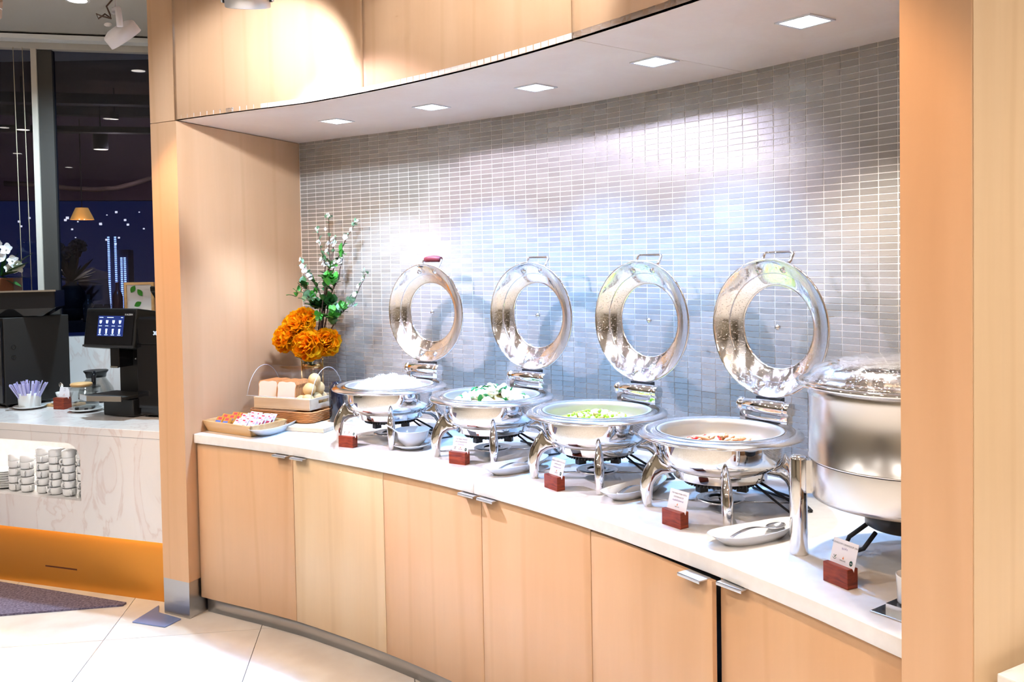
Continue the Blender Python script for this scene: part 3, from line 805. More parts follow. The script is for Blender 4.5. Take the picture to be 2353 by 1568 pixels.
# cup on a little steel tray cut by the right pillar
tt = Vector((.905, 1.99))
t = tag(MB().prism([(-.07, -.07), (.07, -.07), (.07, .07), (-.07, .07)], 0, .004).build('steel_tray', 'satin_steel', bevel=.002, loc=(tt.x, tt.y, ZC), rotz=-.95), 'small square steel tray at the right end of the worktop', 'tray')
MB().box(-.045, .045, -.045, .045, .004, .022).build('raised_base', 'satin_steel', t)
lathe_obj('white_cup', [(0, .001), (.030, .001), (.038, .004), (.0405, .062), (.041, .066), (.0385, .066), (.036, .010), (0, .006)], 'porcelain', (tt.x, tt.y, ZC + .0235), 'white cup on the steel tray, half hidden by the pillar', 'cup')

# ================================================================== FOODS
rnd = random.Random(3)
def heap(name, R, H, mt, c, zb, jag, label, cat, power=1.3, kind=None, cz=0.0, n=60, m=16):
    mb = MB(); rows = []
    for i in range(m + 1):
        r = R * i / m; row = []
        for k in range(n):
            a = 2 * math.pi * k / n
            z = H * max(0, 1 - (i / m) ** power) + (rnd.uniform(-jag, jag) if 0 < i < m else 0)
            row.append((r * math.cos(a), r * math.sin(a), z))
        row.append(row[0]); rows.append(row)
    mb.grid(rows)
    o = mb.build(name, mt, loc=(c[0], c[1], zb))
    return tag(o, label, cat, None, kind)
mat('rice', (.90, .90, .90, 1), .55, sss=.1)
c = CHAF[0][0]
grain = MB()
for i in range(2600):
    r = .172 * math.sqrt(rnd.random()); a = rnd.uniform(0, 2 * math.pi)
    px, py = r * math.cos(a), r * math.sin(a)
    lump = .010 * math.sin(px * 55 + 1) * math.cos(py * 48) + .007 * math.sin(px * 23 - py * 31)
    z = .070 * (1 - (r / .180) ** 2.4) + lump + rnd.uniform(-.003, .004)
    grain.at((px, py, z), (rnd.uniform(-.9, .9), rnd.uniform(-.9, .9), rnd.uniform(0, 6.28)))
    w = .0016; l = rnd.uniform(.0034, .0048)
    grain.add([(-l, 0, 0), (0, w, 0), (l, 0, 0), (0, -w, 0), (0, 0, w), (0, 0, -w)], [(0, 1, 4), (1, 2, 4), (2, 3, 4), (3, 0, 4), (1, 0, 5), (2, 1, 5), (3, 2, 5), (0, 3, 5)][::1], True)
grain.M = Matrix.Identity(4)
rows = []
for i in range(29):
    r = .178 * i / 28; row = []
    for k in range(73):
        a = 2 * math.pi * (k % 72) / 72; px, py = r * math.cos(a), r * math.sin(a)
        lump = .010 * math.sin(px * 55 + 1) * math.cos(py * 48) + .007 * math.sin(px * 23 - py * 31)
        row.append((px, py, .070 * (1 - (r / .180) ** 2.4) + lump * (1 - (i / 28) ** 4) - .003))
    rows.append(row)
grain.grid(rows)
tag(grain.build('rice', 'rice', loc=(c[0], c[1], ZC + .225)), 'heap of steamed white rice piled above the dish rim', 'rice', None, 'stuff')
# vegetables
def floret_mesh(s):
    r2 = random.Random(s); mb = MB()
    for i in range(9):
        a = r2.uniform(0, 6.28); q = r2.uniform(0, .016)
        mb.ball((q * 1.2 * math.cos(a), q * 1.2 * math.sin(a), r2.uniform(.004, .018)), r2.uniform(.009, .014), 8, 6, jit=.10, rnd=r2)
    mb.tube([(0, 0, -.012), (0, 0, .006)], [.006, .009], 7)
    return mb.mesh('cauliflower_floret')
def chunk_mesh(s, sx, sy, sz, jit=.18, n=8, m=6):
    r2 = random.Random(s); return MB().ball((0, 0, 0), 1.0, n, m, (sx, sy, sz), jit, r2).mesh('chunk')
def leaf_bit(s, L=.044, W=.010):
    r2 = random.Random(s); P = []
    for i in range(7):
        f = i / 6; w = W * math.sin(math.pi * min(1, f * .92 + .06)); z = .010 * math.sin(f * 3 + s)
        P.append([(L * (f - .5), -w, z + .002), (L * (f - .5), 0, z - .001), (L * (f - .5), w, z + .003)])
    return MB().grid(P).mesh('leaf_bit')
mat('cauli', srgb(250, 243, 220), .6, sss=.1); mat('green_leaf', srgb(38, 130, 48), .45); mat('carrot', srgb(240, 128, 50), .45); mat('pea', srgb(150, 190, 50), .4)
mat('chicken', srgb(238, 216, 186), .5); mat('pork', srgb(214, 160, 118), .45); mat('chili', srgb(220, 40, 24), .35); mat('curry', srgb(206, 204, 84), .22); mat('gravy', srgb(218, 172, 116), .25); mat('baby_corn', srgb(246, 226, 160), .5)
FL = [floret_mesh(i) for i in range(4)]; CR = [chunk_mesh(10 + i, .013, .008, .006) for i in range(3)]; LB = [leaf_bit(i) for i in range(4)]
CK = [chunk_mesh(20 + i, .017, .012, .009) for i in range(4)]; PK = [chunk_mesh(30 + i, .019, .010, .007) for i in range(4)]; PEA = MB().ball((0, 0, 0), .0062, 10, 8).mesh('pea'); CHI = [chunk_mesh(40 + i, .016, .006, .005) for i in range(2)]
def scatter(name, meshes, mt, n, c, zb, R, H, lift, label, group, flat=.5, power=1.4, xy=None, seed=1, lo=0.0):
    r2 = random.Random(seed)
    for i in range(n):
        r = R * math.sqrt(lo + (1 - lo) * r2.random()); a = r2.uniform(0, 6.28)
        z = H * (1 - (r / (R * 1.05)) ** power) + lift + r2.uniform(-.002, .003)
        o = link(name, meshes[i % len(meshes)], mt, None, (c[0] + r * math.cos(a), c[1] + r * math.sin(a), zb + z))
        o.rotation_euler = (r2.uniform(-flat, flat), r2.uniform(-flat, flat), r2.uniform(0, 6.28))
        s = r2.uniform(.85, 1.15); o.scale = (s, s, s)
        tag(o, label, name.replace('_', ' ') if len(name) < 14 else name.split('_')[-1], group)
c = CHAF[1][0]
heap('vegetable_bed', .172, .052, 'baby_corn', c, ZC + .200, .004, 'pale bed of chopped vegetables filling the second dish', 'vegetables', 2.0, 'stuff')
scatter('cauliflower_floret', FL, 'cauli', 64, c, ZC + .200, .152, .056, .012, 'white cauliflower floret in the mixed vegetable dish', 'cauliflower florets in the vegetable dish', .7, 2.0, seed=4)
scatter('carrot_piece', CR, 'carrot', 26, c, ZC + .200, .150, .056, .022, 'orange carrot piece in the mixed vegetable dish', 'carrot pieces in the vegetable dish', .6, 2.0, seed=5)
scatter('leaf_piece', LB, 'green_leaf', 44, c, ZC + .200, .145, .056, .027, 'dark green leaf piece in the mixed vegetable dish', 'green leaf pieces in the vegetable dish', .8, 2.0, seed=6)
c = CHAF[2][0]
heap('curry_sauce', .184, .006, 'curry', c, ZC + .214, .0008, 'yellow-green curry sauce in the third dish', 'sauce', 2, 'stuff')
heap('curry_bed', .120, .022, 'curry', c, ZC + .214, .003, 'mound of curry in the middle of the third dish', 'curry', 1.6, 'stuff')
scatter('chicken_chunk', CK, 'chicken', 46, c, ZC + .214, .115, .026, .006, 'pale chicken chunk in the green curry', 'chicken chunks in the curry', .5, 1.5, seed=8)
scatter('green_pea', [PEA], 'pea', 70, c, ZC + .214, .120, .028, .010, 'round green pea in the green curry', 'peas in the curry', .5, 1.5, seed=9)
scatter('carrot_cube', CR, 'carrot', 8, c, ZC + .214, .10, .026, .010, 'small orange carrot cube in the green curry', 'carrot cubes in the curry', .5, 1.5, seed=10)
c = CHAF[3][0]
heap('pork_gravy', .178, .004, 'gravy', c, ZC + .200, .0008, 'thin brown gravy in the pork dish', 'sauce', 2, 'stuff')
heap('pork_bed', .128, .022, 'pork', c, ZC + .198, .004, 'mound of minced pork pieces in the fourth dish', 'pork', 1.5, 'stuff')
scatter('pork_slice', PK, 'pork', 90, c, ZC + .200, .120, .026, .006, 'browned pork slice in the oyster sauce dish', 'pork slices in the pork dish', .6, 1.4, seed=12)
scatter('onion_piece', CR, 'chicken', 26, c, ZC + .200, .118, .026, .009, 'pale onion piece in the oyster sauce dish', 'onion pieces in the pork dish', .6, 1.4, seed=13)
scatter('chili_piece', CHI, 'chili', 5, c, ZC + .200, .10, .026, .013, 'red chili piece in the oyster sauce dish', 'chili pieces in the pork dish', .5, 1.4, seed=14)
# ================================================================== SACHET TRAY
ta = math.radians(-33.8); tl = Vector((-1.522, 4.372))
t = thing('sachet_tray', 'sloped-sided wooden tray of sachets at the left end of the worktop', 'tray', (tl.x, tl.y, ZC), ta)
TW, TD, THh = .325, .185, .055; fl_ = .022
MB().box(.004, TW - .004, .004, TD - .004, .001, .008).build('base', 'tray_wood', t)
def slab4(bot0, bot1, out, h):  # sloped side board between two base points, leaning outwards
    b0, b1 = Vector((*bot0, .001)), Vector((*bot1, .001)); o = Vector((*out, 0)); d = (b1 - b0).normalized()
    t0, t1 = b0 + o * fl_ - d * fl_ + Vector((0, 0, h)), b1 + o * fl_ + d * fl_ + Vector((0, 0, h)); n = -o * .010
    vs = [b0, b1, t1, t0, b0 + n, b1 + n, t1 + n, t0 + n]
    return [tuple(v) for v in vs], [(0, 1, 2, 3), (7, 6, 5, 4), (0, 4, 5, 1), (1, 5, 6, 2), (2, 6, 7, 3), (3, 7, 4, 0)]
for a, b, o_, nm in (((0, 0), (TW, 0), (0, -1), 'front_board'), ((TW, 0), (TW, TD), (1, 0), 'side_board'), ((TW, TD), (0, TD), (0, 1), 'back_board'), ((0, TD), (0, 0), (-1, 0), 'side_board')):
    MB().add(*slab4(a, b, o_, THh)).build(nm, 'tray_wood', t, bevel=.0015, seg=1)
def sachet_mesh(w, h, d, marks):
    mb = MB().box(-w / 2, w / 2, -d / 2, d / 2, 0, h)
    me_f = []
    for (x0, x1, z0, z1, mi) in marks:
        mb.add([(x0, -d / 2 - .0006, z0), (x1, -d / 2 - .0006, z0), (x1, -d / 2 - .0006, z1), (x0, -d / 2 - .0006, z1)], [(0, 1, 2, 3)]); me_f.append(mi)
    return mb, me_f
def sachet(name, base, mb_, loc, rot, label, cat, group):
    mb, mi = mb_
    o = link(name, mb, None, None, loc); o.rotation_euler = rot
    return tag(o, label, cat, group)
def make_sachet(w, h, d, marks, mats_):
    mb, mi = sachet_mesh(w, h, d, marks); me = mb.mesh('sachet')
    for q in mats_: me.materials.append(MATS[q])
    for k, i in enumerate(mi): me.polygons[6 + k].material_index = i
    return me
mat('sachet_orange', srgb(222, 150, 60), .4); mat('sachet_white', (.86, .84, .86, 1), .45)
SB = make_sachet(.046, .044, .012, [(-.012, .014, .028, .040, 1), (-.021, .018, .013, .023, 2), (-.016, .010, .006, .013, 3)], ['sachet_orange', 'ink_red', 'ink_blue', 'green_leaf'])
SS = make_sachet(.046, .068, .004, [(-.018, .002, .054, .062, 1), (.004, .019, .046, .056, 2), (-.012, .018, .012, .030, 1), (-.004, .019, .030, .034, 1)], ['sachet_white', 'ink_red', 'ink_pink'])
ct, st_ = math.cos(ta), math.sin(ta)
def tray_pt(x, y, z): return (tl.x + x * ct - y * st_, tl.y + x * st_ + y * ct, ZC + z)
r5 = random.Random(11)
for c_ in range(2):
    for i in range(5):
        o = link('butter_portion', SB, None, None, tray_pt(.042 + c_ * .054, .026 + i * .032, .026 + (.012 if i % 2 else .004)))
        o.rotation_euler = (math.radians(-38), r5.uniform(-.08, .08), ta + r5.uniform(-.1, .1)); tag(o, 'small orange portion pack with red and blue print in the sachet tray', 'sachet', 'orange packs in the sachet tray')
for c_ in range(3):
    for i in range(6):
        o = link('sugar_sachet', SS, None, None, tray_pt(.158 + c_ * .056, .018 + i * .026 , .012 + r5.uniform(0, .006) + (.012 if i > 1 else 0)))
        o.rotation_euler = (math.radians(-40) + r5.uniform(-.06, .06), r5.uniform(-.05, .05), ta + r5.uniform(-.08, .08)); tag(o, 'white paper sachet with pink and red print in the sachet tray', 'sachet', 'white sachets in the sachet tray')
# ================================================================== BREAD BOX
ba = math.radians(-24); bo = Vector((-1.372, 4.532))   # basket front left corner
cb_, sb_ = math.cos(ba), math.sin(ba)
def bp(x, y, z): return (bo.x + x * cb_ - y * sb_, bo.y + x * sb_ + y * cb_, ZC + z)
BL, BD = .40, .28
bd = MB().box(0, .30, 0, .28, 0, .024).build('cutting_board', 'pale_wood', bevel=.004, loc=(bp(.22, -.085, 0)[0], bp(.22, -.085, 0)[1], ZC), rotz=ba + math.radians(4))
tag(bd, 'pale wooden board under the bread basket corner', 'board')
t = thing('bread_basket', 'low woven basket under the bread tray', 'basket', bp(0, 0, .0255), ba)
def rrect(x0, x1, y0, y1, r, n=6):
    pts = []
    for cx, cy, a0 in ((x1 - r, y1 - r, 0), (x0 + r, y1 - r, 90), (x0 + r, y0 + r, 180), (x1 - r, y0 + r, 270)):
        for i in range(n + 1):
            a = math.radians(a0 + 90 * i / n); pts.append((cx + r * math.cos(a), cy + r * math.sin(a)))
    return pts
mat('wicker', srgb(206, 140, 84), .65)
for i in range(6):   # woven strands as stacked wavy rings
    P = rrect(0, BL, 0, BD, .045, 8); Q = []
    for k in range(len(P)):
        a, b = Vector(P[k]), Vector(P[(k + 1) % len(P)]); m_ = max(1, int((b - a).length / .012))
        for q in range(m_): Q.append(a + (b - a) * q / m_)
    cen = Vector((BL / 2, BD / 2)); pts = []
    for k, v in enumerate(Q):
        d = (v - cen).normalized(); s = .0022 * math.sin(k * 1.6 + i * math.pi); f = (5 - i) * .0022
        v2 = v - d * f; pts.append((v2.x + d.x * s, v2.y + d.y * s, .006 + i * .0092))
    MB().tube(pts, .0052, 6, closed=True).build('strand', 'wicker', t)
MB().prism(rrect(.008, BL - .008, .008, BD - .008, .04, 5), .002, .006).build('basket_floor', 'wicker', t)
t = thing('bread_tray', 'pale wooden tray with handle slots holding bread', 'tray', bp(.025, .022, .087), ba)
WL, WD, WH = BL - .05, BD - .045, .055
MB().box(0, WL, 0, WD, 0, .007).build('base', 'pale_wood', t)
MB().box(0, WL, 0, .010, .007, WH).build('front_board', 'pale_wood', t, bevel=.001, seg=1); MB().box(0, WL, WD - .010, WD, .007, WH).build('back_board', 'pale_wood', t)
for x0 in (0, WL - .010):
    m_ = MB(); m_.box(x0, x0 + .010, .010, WD - .010, .007, .024); m_.box(x0, x0 + .010, .010, WD - .010, .042, WH); m_.box(x0, x0 + .010, .010, .075, .024, .042); m_.box(x0, x0 + .010, WD - .075, WD - .010, .024, .042)
    m_.build('side_board', 'pale_wood', t)
# bread slices
mat('crumb', srgb(250, 232, 208), .8, sss=.1); mat('crust', srgb(214, 150, 92), .7)
def slice_mesh():
    pts = [(-.047, 0), (.047, 0), (.049, .02), (.048, .070), (.052, .086), (.044, .098), (.024, .101), (0, .098), (-.024, .101), (-.044, .098), (-.052, .086), (-.048, .070), (-.049, .02)]
    n = len(pts); mb = MB()
    ins = [(x * .93, .5 * .101 + (z - .5 * .101) * .93) for x, z in pts]; d = .006
    vs = [(x, y, z) for y in (-d, d) for x, z in pts] + [(x, y, z) for y in (-d - .0006, d + .0006) for x, z in ins]
    fs = [(i, (i + 1) % n, n + (i + 1) % n, n + i) for i in range(n)] + [(2 * n + i, 2 * n + (i + 1) % n, (i + 1) % n, i) for i in range(n)] + [(n + i, n + (i + 1) % n, 3 * n + (i + 1) % n, 3 * n + i) for i in range(n)]
    fs += [tuple(2 * n + i for i in range(n)), tuple(3 * n + i for i in range(n - 1, -1, -1))]
    mb.add(vs, fs); me = mb.mesh('bread_slice'); me.materials.append(MATS['crust']); me.materials.append(MATS['crumb'])
    me.polygons[3 * n].material_index = 1; me.polygons[3 * n + 1].material_index = 1
    return me
SLM = slice_mesh()
for s in range(2):
    for i in range(8):
        p = bp(.082 + s * .118, .060 + i * .0145, .096)
        o = link('bread_slice', SLM, None, None, p); o.rotation_euler = (math.radians(-9), 0, ba + (.16 if s else .20)); o.scale = (1.08, 1, 1.28)
        tag(o, ('white bread slice in the left hand stack under the clear cover', 'white bread slice in the stack next to the buns')[s], 'bread', ('left bread stack', 'right bread stack')[s])
mat('bun', srgb(240, 196, 132), .55, sss=.1)
def bun_mesh(s):
    r2 = random.Random(s); return MB().ball((0, 0, 0), .036, 16, 12, (1.0, 1.0, .85), .02, r2).mesh('bun')
BN = [bun_mesh(i) for i in range(3)]
for i, (x, y, z) in enumerate(((.292, .075, .125), (.335, .065, .128), (.330, .135, .128), (.285, .15, .125), (.318, .10, .183), (.325, .165, .180), (.318, .20, .125), (.328, .13, .226))):
    o = link('bread_bun', BN[i % 3], 'bun', None, bp(x, y, z)); o.rotation_euler = (i, i * .7, i * 2.1); tag(o, 'round golden bread bun piled at the right of the bread tray', 'bun', 'buns in the bread tray')
mat('acrylic_edge', (.80, .76, .78, 1), .2, alpha=.75)
# roll-top cover
t = thing('bread_cover', 'clear acrylic roll-top cover over the bread', 'cover', bp(0, 0, .070), ba)
N = 18; P = []; R_ = .165
for xi in [0, .03, .08, .2, .3, BL - .03, BL]:
    row = []
    f = 1.0 if .03 <= xi <= BL - .03 else .985
    for k in range(N + 1):
        a = math.pi * (.10 + .90 * k / N); row.append((xi, BD / 2 - math.cos(a) * (BD / 2 + .008) * f, .020 + math.sin(a) * .205 * f))
    P.append(row)
MB().grid(P).build('shell', 'clear_acrylic', t)
for xi in (.0, BL):
    vs = [(xi, BD / 2 - math.cos(math.pi * (.10 + .9 * k / N)) * BD / 2, .020 + math.sin(math.pi * (.10 + .9 * k / N)) * .204) for k in range(N + 1)]
    MB().add(vs + [(xi, BD * .9, .018)], [tuple(range(N + 2))]).build('end_panel', 'clear_acrylic', t)
MB().box(.02, BL - .08, -.050, .0, .018, .021).build('front_lip', 'clear_acrylic', t)
for xi in (.0, BL):
    MB().tube([(xi, BD / 2 - math.cos(math.pi * (.10 + .9 * k / N)) * (BD / 2 + .004), .020 + math.sin(math.pi * (.10 + .9 * k / N)) * .2045) for k in range(N + 1)], .0016, 6).build('edge', 'acrylic_edge', t)
MB().tube([(.0, -.004, .082), (BL, -.004, .082)], .0016, 6).build('edge', 'acrylic_edge', t)
# ================================================================== DARK JAR
mat('dark_glass', (.012, .012, .022, 1), .06, coat=.5)
tag(MB().lathe([(0, .0), (.036, .0), (.0385, .004), (.0385, .19), (.036, .205), (.026, .212), (.026, .225), (0, .226)], 36).build('dark_jar', 'dark_glass', loc=(-.895, 4.455, ZC)), 'tall dark glass jar between the bread box and the rice dish', 'jar')
# ================================================================== FLOWER ARRANGEMENT
vc = Vector((-1.105, 4.845))
t = thing('flower_arrangement', 'orange peonies and blossom branches in a glass vase with gold stand', 'flowers', (vc.x, vc.y, ZC), -.6)
MB().lathe([(0, .004), (.046, .004), (.048, .010), (.050, .30), (.047, .305), (.046, .012), (0, .010)], 32).build('vase', 'clear_jar', t)
MB().lathe([(0, .012), (.0455, .012), (.0455, .20), (0, .20)], 28).build('vase_filling', mat('stem_water', srgb(150, 140, 160), .1, .4), t)
MB().lathe([(.052, .252), (.057, .252), (.057, .276), (.052, .276), (.052, .252)], 36).build('stand_ring', 'gold', t)
MB().lathe([(.0, .0), (.070, .0), (.072, .003), (.070, .006), (.0, .006)], 36).build('stand_base', 'gold', t)
for a in (20, 140, 260):
    r_ = .064; x, y = r_ * math.cos(math.radians(a)), r_ * math.sin(math.radians(a))
    m_ = MB().tube([(x, y, .003), (x, y, .296)], .0042, 10); m_.ball((x, y, .302), .0075, 10, 8); m_.tube([(x, y, .264), (x * .88, y * .88, .264)], .004, 8)
    m_.build('stand_rod', 'gold', t)
# peony blooms
def petal_mat(name, c1, c2):
    m = bpy.data.materials.new(name); m.use_nodes = True; nt = m.node_tree; nt.nodes.clear()
    o = nt.nodes.new('ShaderNodeOutputMaterial'); mx = nt.nodes.new('ShaderNodeMixShader'); mx.inputs[0].default_value = .5
    d = nt.nodes.new('ShaderNodeBsdfDiffuse'); tr = nt.nodes.new('ShaderNodeBsdfTranslucent'); n = nt.nodes.new('ShaderNodeTexNoise'); n.inputs['Scale'].default_value = 26
    tc = nt.nodes.new('ShaderNodeTexCoord'); r = nt.nodes.new('ShaderNodeValToRGB'); r.color_ramp.elements[0].position = .35; r.color_ramp.elements[1].position = .62; r.color_ramp.elements[0].color = c1; r.color_ramp.elements[1].color = c2
    nt.links.new(tc.outputs['Object'], n.inputs['Vector']); nt.links.new(n.outputs['Fac'], r.inputs[0])
    for q in (d, tr): nt.links.new(r.outputs[0], q.inputs[0])
    nt.links.new(d.outputs[0], mx.inputs[1]); nt.links.new(tr.outputs[0], mx.inputs[2]); nt.links.new(mx.outputs[0], o.inputs[0]); MATS[name] = m
petal_mat('petal', srgb(255, 146, 6), srgb(255, 204, 36))
def peony_mesh(seed, R=.074):
    r2 = random.Random(seed); mb = MB(); n = 62
    for i in range(n):
        cz = 1 - 1.45 * (i + .5) / n; sz = math.sqrt(max(0, 1 - cz * cz)); a = i * 2.39996 + r2.uniform(-.25, .25)
        d = Vector((sz * math.cos(a), sz * math.sin(a), cz)); inner = max(0, cz)
        L_ = R * (.62 + .12 * r2.random()); W_ = R * (.34 + .12 * (1 - inner) + r2.uniform(-.04, .05))
        q = d.to_track_quat('X', 'Z').to_matrix().to_4x4() @ Matrix.Rotation(r2.uniform(-.9, .9), 4, 'X')
        mb.M = Matrix.Translation(d * R * .30) @ q
        P = []
        for u in range(5):
            f = u / 4; w = W_ * math.sin(math.pi * (.16 + .70 * f)); row = []
            for k in (-1, -.5, 0, .5, 1):
                row.append((L_ * f, w * k, .30 * W_ * k * k + .20 * L_ * f * f + (r2.uniform(-.10, .10) * W_ if u == 4 else 0)))
            P.append(row)
        mb.grid(P)
    mb.M = Matrix.Identity(4); mb.ball((0, 0, 0), R * .42, 10, 8)
    return mb.mesh('peony')
Rz = Matrix.Rotation(.6, 4, 'Z')
def loc_(wx, wy, wz):  # world -> arrangement local
    v = Rz @ Vector((wx - vc.x, wy - vc.y, 0)); return Vector((v.x, v.y, wz - ZC))
PE = [peony_mesh(i) for i in range(3)]
from mathutils import Euler
for i, (wx, wy, wz, s) in enumerate(((-1.150, 4.745, 1.385, 1.15), (-1.205, 4.735, 1.315, 1.1), (-1.085, 4.70, 1.285, 1.2), (-1.000, 4.735, 1.295, 1.05), (-1.118, 4.76, 1.415, .95))):
    o = link('peony', PE[i % 3], 'petal', t, loc_(wx, wy, wz)); o.scale = (s, s, s)
    d = (Vector((-.15, -1.0, .45)) + Vector(((wx + 1.10) * 4, 0, (wz - 1.33) * 3))).normalized(); d = Rz.to_3x3() @ d
    o.rotation_euler = d.to_track_quat('Z', 'Y').to_euler(); o['label'] = 'orange peony bloom'
    base = loc_(vc.x, vc.y, 1.15); p1 = loc_(wx, wy, wz)
    MB().tube([base, (base + p1) / 2 + Vector((0, 0, .02)), p1], [.003, .003, .004], 6).build('stem', 'green_leaf', t)
mat('bark', srgb(72, 50, 44), .8); mat('blossom', (.88, .88, .90, 1), .5); mat('leaf_bright', srgb(66, 148, 50), .4); mat('leaf_grey', srgb(120, 165, 130), .5); mat('leaf_dark', srgb(36, 84, 34), .45)
def leaf_mesh(L=.040, W=.013):
    P = []
    for i in range(6):
        f = i / 5; w = W * math.sin(math.pi * (f * .94 + .03)); P.append([(L * f, -w, .004 * math.sin(f * 3) + .003), (L * f, 0, .004 * math.sin(f * 3)), (L * f, w, .004 * math.sin(f * 3) + .003)])
    return MB().grid(P).mesh('leaf')
def blossom_mesh():
    mb = MB()
    for i in range(5):
        mb.M = Matrix.Rotation(2 * math.pi * i / 5, 4, 'Z') @ Matrix.Rotation(-.4, 4, 'Y')
        mb.grid([[(.003 + .013 * f, w * .0075 * math.sin(math.pi * (.15 + .75 * f)), .002 * w * w) for w in (-1, 0, 1)] for f in (0, .33, .66, 1)])
    mb.M = Matrix.Identity(4); mb.ball((0, 0, .001), .003, 6, 5)
    return mb.mesh('blossom')
LM, BM, BUD = leaf_mesh(), blossom_mesh(), MB().ball((0, 0, 0), .006, 8, 6, (1, .6, .6)).mesh('bud')
r6 = random.Random(21)
def foliage(parent, p, n, mt, spread=.02, s=1.0, up=.3):
    for _ in range(n):
        o = link('leaf', LM if mt == 'leaf_bright' else LMS[mt], mt, parent, p + Vector((r6.uniform(-spread, spread), r6.uniform(-spread, spread), r6.uniform(-spread, spread))))
        d = Vector((r6.uniform(-1, 1), r6.uniform(-1, .6), r6.uniform(-.3, 1) + up)).normalized(); o.rotation_euler = d.to_track_quat('X', 'Z').to_euler(); k = 1.3 * s * r6.uniform(.7, 1.15); o.scale = (k, k, k)
LMS = {'leaf_grey': leaf_mesh(.036, .012), 'leaf_dark': leaf_mesh(.045, .016)}
def px_pt(px, py, y):  # branch control points: read off as places in the niche
    f = 2033.51; a = (px - 1176.5) / f; b = (py - 662.15) / f; r = -.0169286
    a2, b2 = a * math.cos(r) + b * math.sin(r), -a * math.sin(r) + b * math.cos(r)
    dy = .99953376 - b2 * .03053291; dz = -.03053291 - b2 * .99953376
    return loc_(a2 * y / dy, y, 1.7135 + dz * y / dy)
BR = [([(735, 800, 4.82), (748, 690, 4.83), (757, 620, 4.85), (757, 560, 4.86), (755, 498, 4.88)], 'tall'), ([(735, 800, 4.82), (752, 660, 4.80), (768, 615, 4.78), (795, 550, 4.77), (818, 510, 4.76)], 'right'),
      ([(732, 800, 4.82), (745, 690, 4.80), (748, 610, 4.80), (735, 560, 4.79), (731, 528, 4.79)], 'left'), ([(738, 800, 4.80), (775, 730, 4.74), (800, 705, 4.72), (815, 690, 4.70), (840, 630, 4.66)], 'low right'),
      ([(730, 800, 4.80), (738, 680, 4.78), (715, 640, 4.77), (705, 625, 4.76), (692, 600, 4.76)], 'low left'), ([(738, 800, 4.80), (758, 680, 4.76), (778, 640, 4.74), (786, 600, 4.74), (788, 595, 4.74)], 'middle'), ([(733, 800, 4.80), (742, 690, 4.72), (765, 580, 4.75), (772, 545, 4.76)], 'short')]
for pts, nm in BR:
    v = [px_pt(*q) for q in pts]; fine = []
    for i in range(len(v) - 1):
        for k in range(4): fine.append(v[i].lerp(v[i + 1], k / 4) + Vector((r6.uniform(-.003, .003), r6.uniform(-.003, .003), 0)))
    fine.append(v[-1]); n_ = len(fine)
    b = MB().tube(fine, [.0042 * (1 - .65 * i / n_) for i in range(n_)], 6).build('branch', 'bark', t)
    for i in range(n_ // 3, n_):
        f = i / n_
        if r6.random() < .8: foliage(b, fine[i], 2 if f < .6 else 1, 'leaf_grey' if f > .55 else 'leaf_dark', .004, .55 + .3 * (1 - f))
        if f > .45 and r6.random() < .5:
            for _ in range(1 if f > .8 else 2):
                o = link('blossom', BM, 'blossom', b, fine[i] + Vector((r6.uniform(-.012, .012), r6.uniform(-.014, .004), r6.uniform(-.01, .01)))); o.rotation_euler = (math.radians(70) + r6.uniform(-.6, .6), r6.uniform(-.6, .6), r6.uniform(-.6, .6)); k = r6.uniform(.7, 1.15); o.scale = (k, k, k)
        if f > .7 and r6.random() < .4:
            o = link('bud', BUD, 'leaf_grey', b, fine[i] + Vector((0, -.005, .006))); o.rotation_euler = (0, -1.2, r6.uniform(0, 6))
for px, py, y, n, mt, s in ((762, 650, 4.70, 9, 'leaf_bright', 1.0), (752, 640, 4.71, 5, 'leaf_bright', .9), (706, 688, 4.70, 9, 'leaf_grey', .95), (722, 680, 4.72, 6, 'leaf_bright', .75), (700, 660, 4.74, 6, 'leaf_dark', .8), (735, 735, 4.70, 6, 'leaf_bright', .8), (765, 725, 4.68, 9, 'leaf_bright', .9), (772, 715, 4.70, 6, 'leaf_grey', .8), (790, 705, 4.68, 8, 'leaf_bright', .7), (808, 700, 4.67, 5, 'leaf_grey', .7), (760, 700, 4.74, 10, 'leaf_dark', 1.0), (745, 710, 4.76, 10, 'leaf_dark', 1.1), (725, 705, 4.76, 8, 'leaf_dark', 1.0), (765, 745, 4.72, 8, 'leaf_dark', 1.1), (680, 675, 4.72, 4, 'leaf_bright', .8), (765, 610, 4.74, 4, 'leaf_bright', .7), (788, 585, 4.74, 3, 'leaf_bright', .8), (715, 830, 4.76, 5, 'leaf_dark', 1.2), (740, 815, 4.74, 4, 'leaf_dark', 1.2), (675, 795, 4.72, 2, 'leaf_dark', 1.0), (818, 512, 4.76, 4, 'leaf_grey', .5), (756, 500, 4.88, 3, 'leaf_grey', .5), (841, 630, 4.66, 3, 'leaf_grey', .5)):
    foliage(t, px_pt(px, py, y), n + 3, mt, .018, s * 1.1)
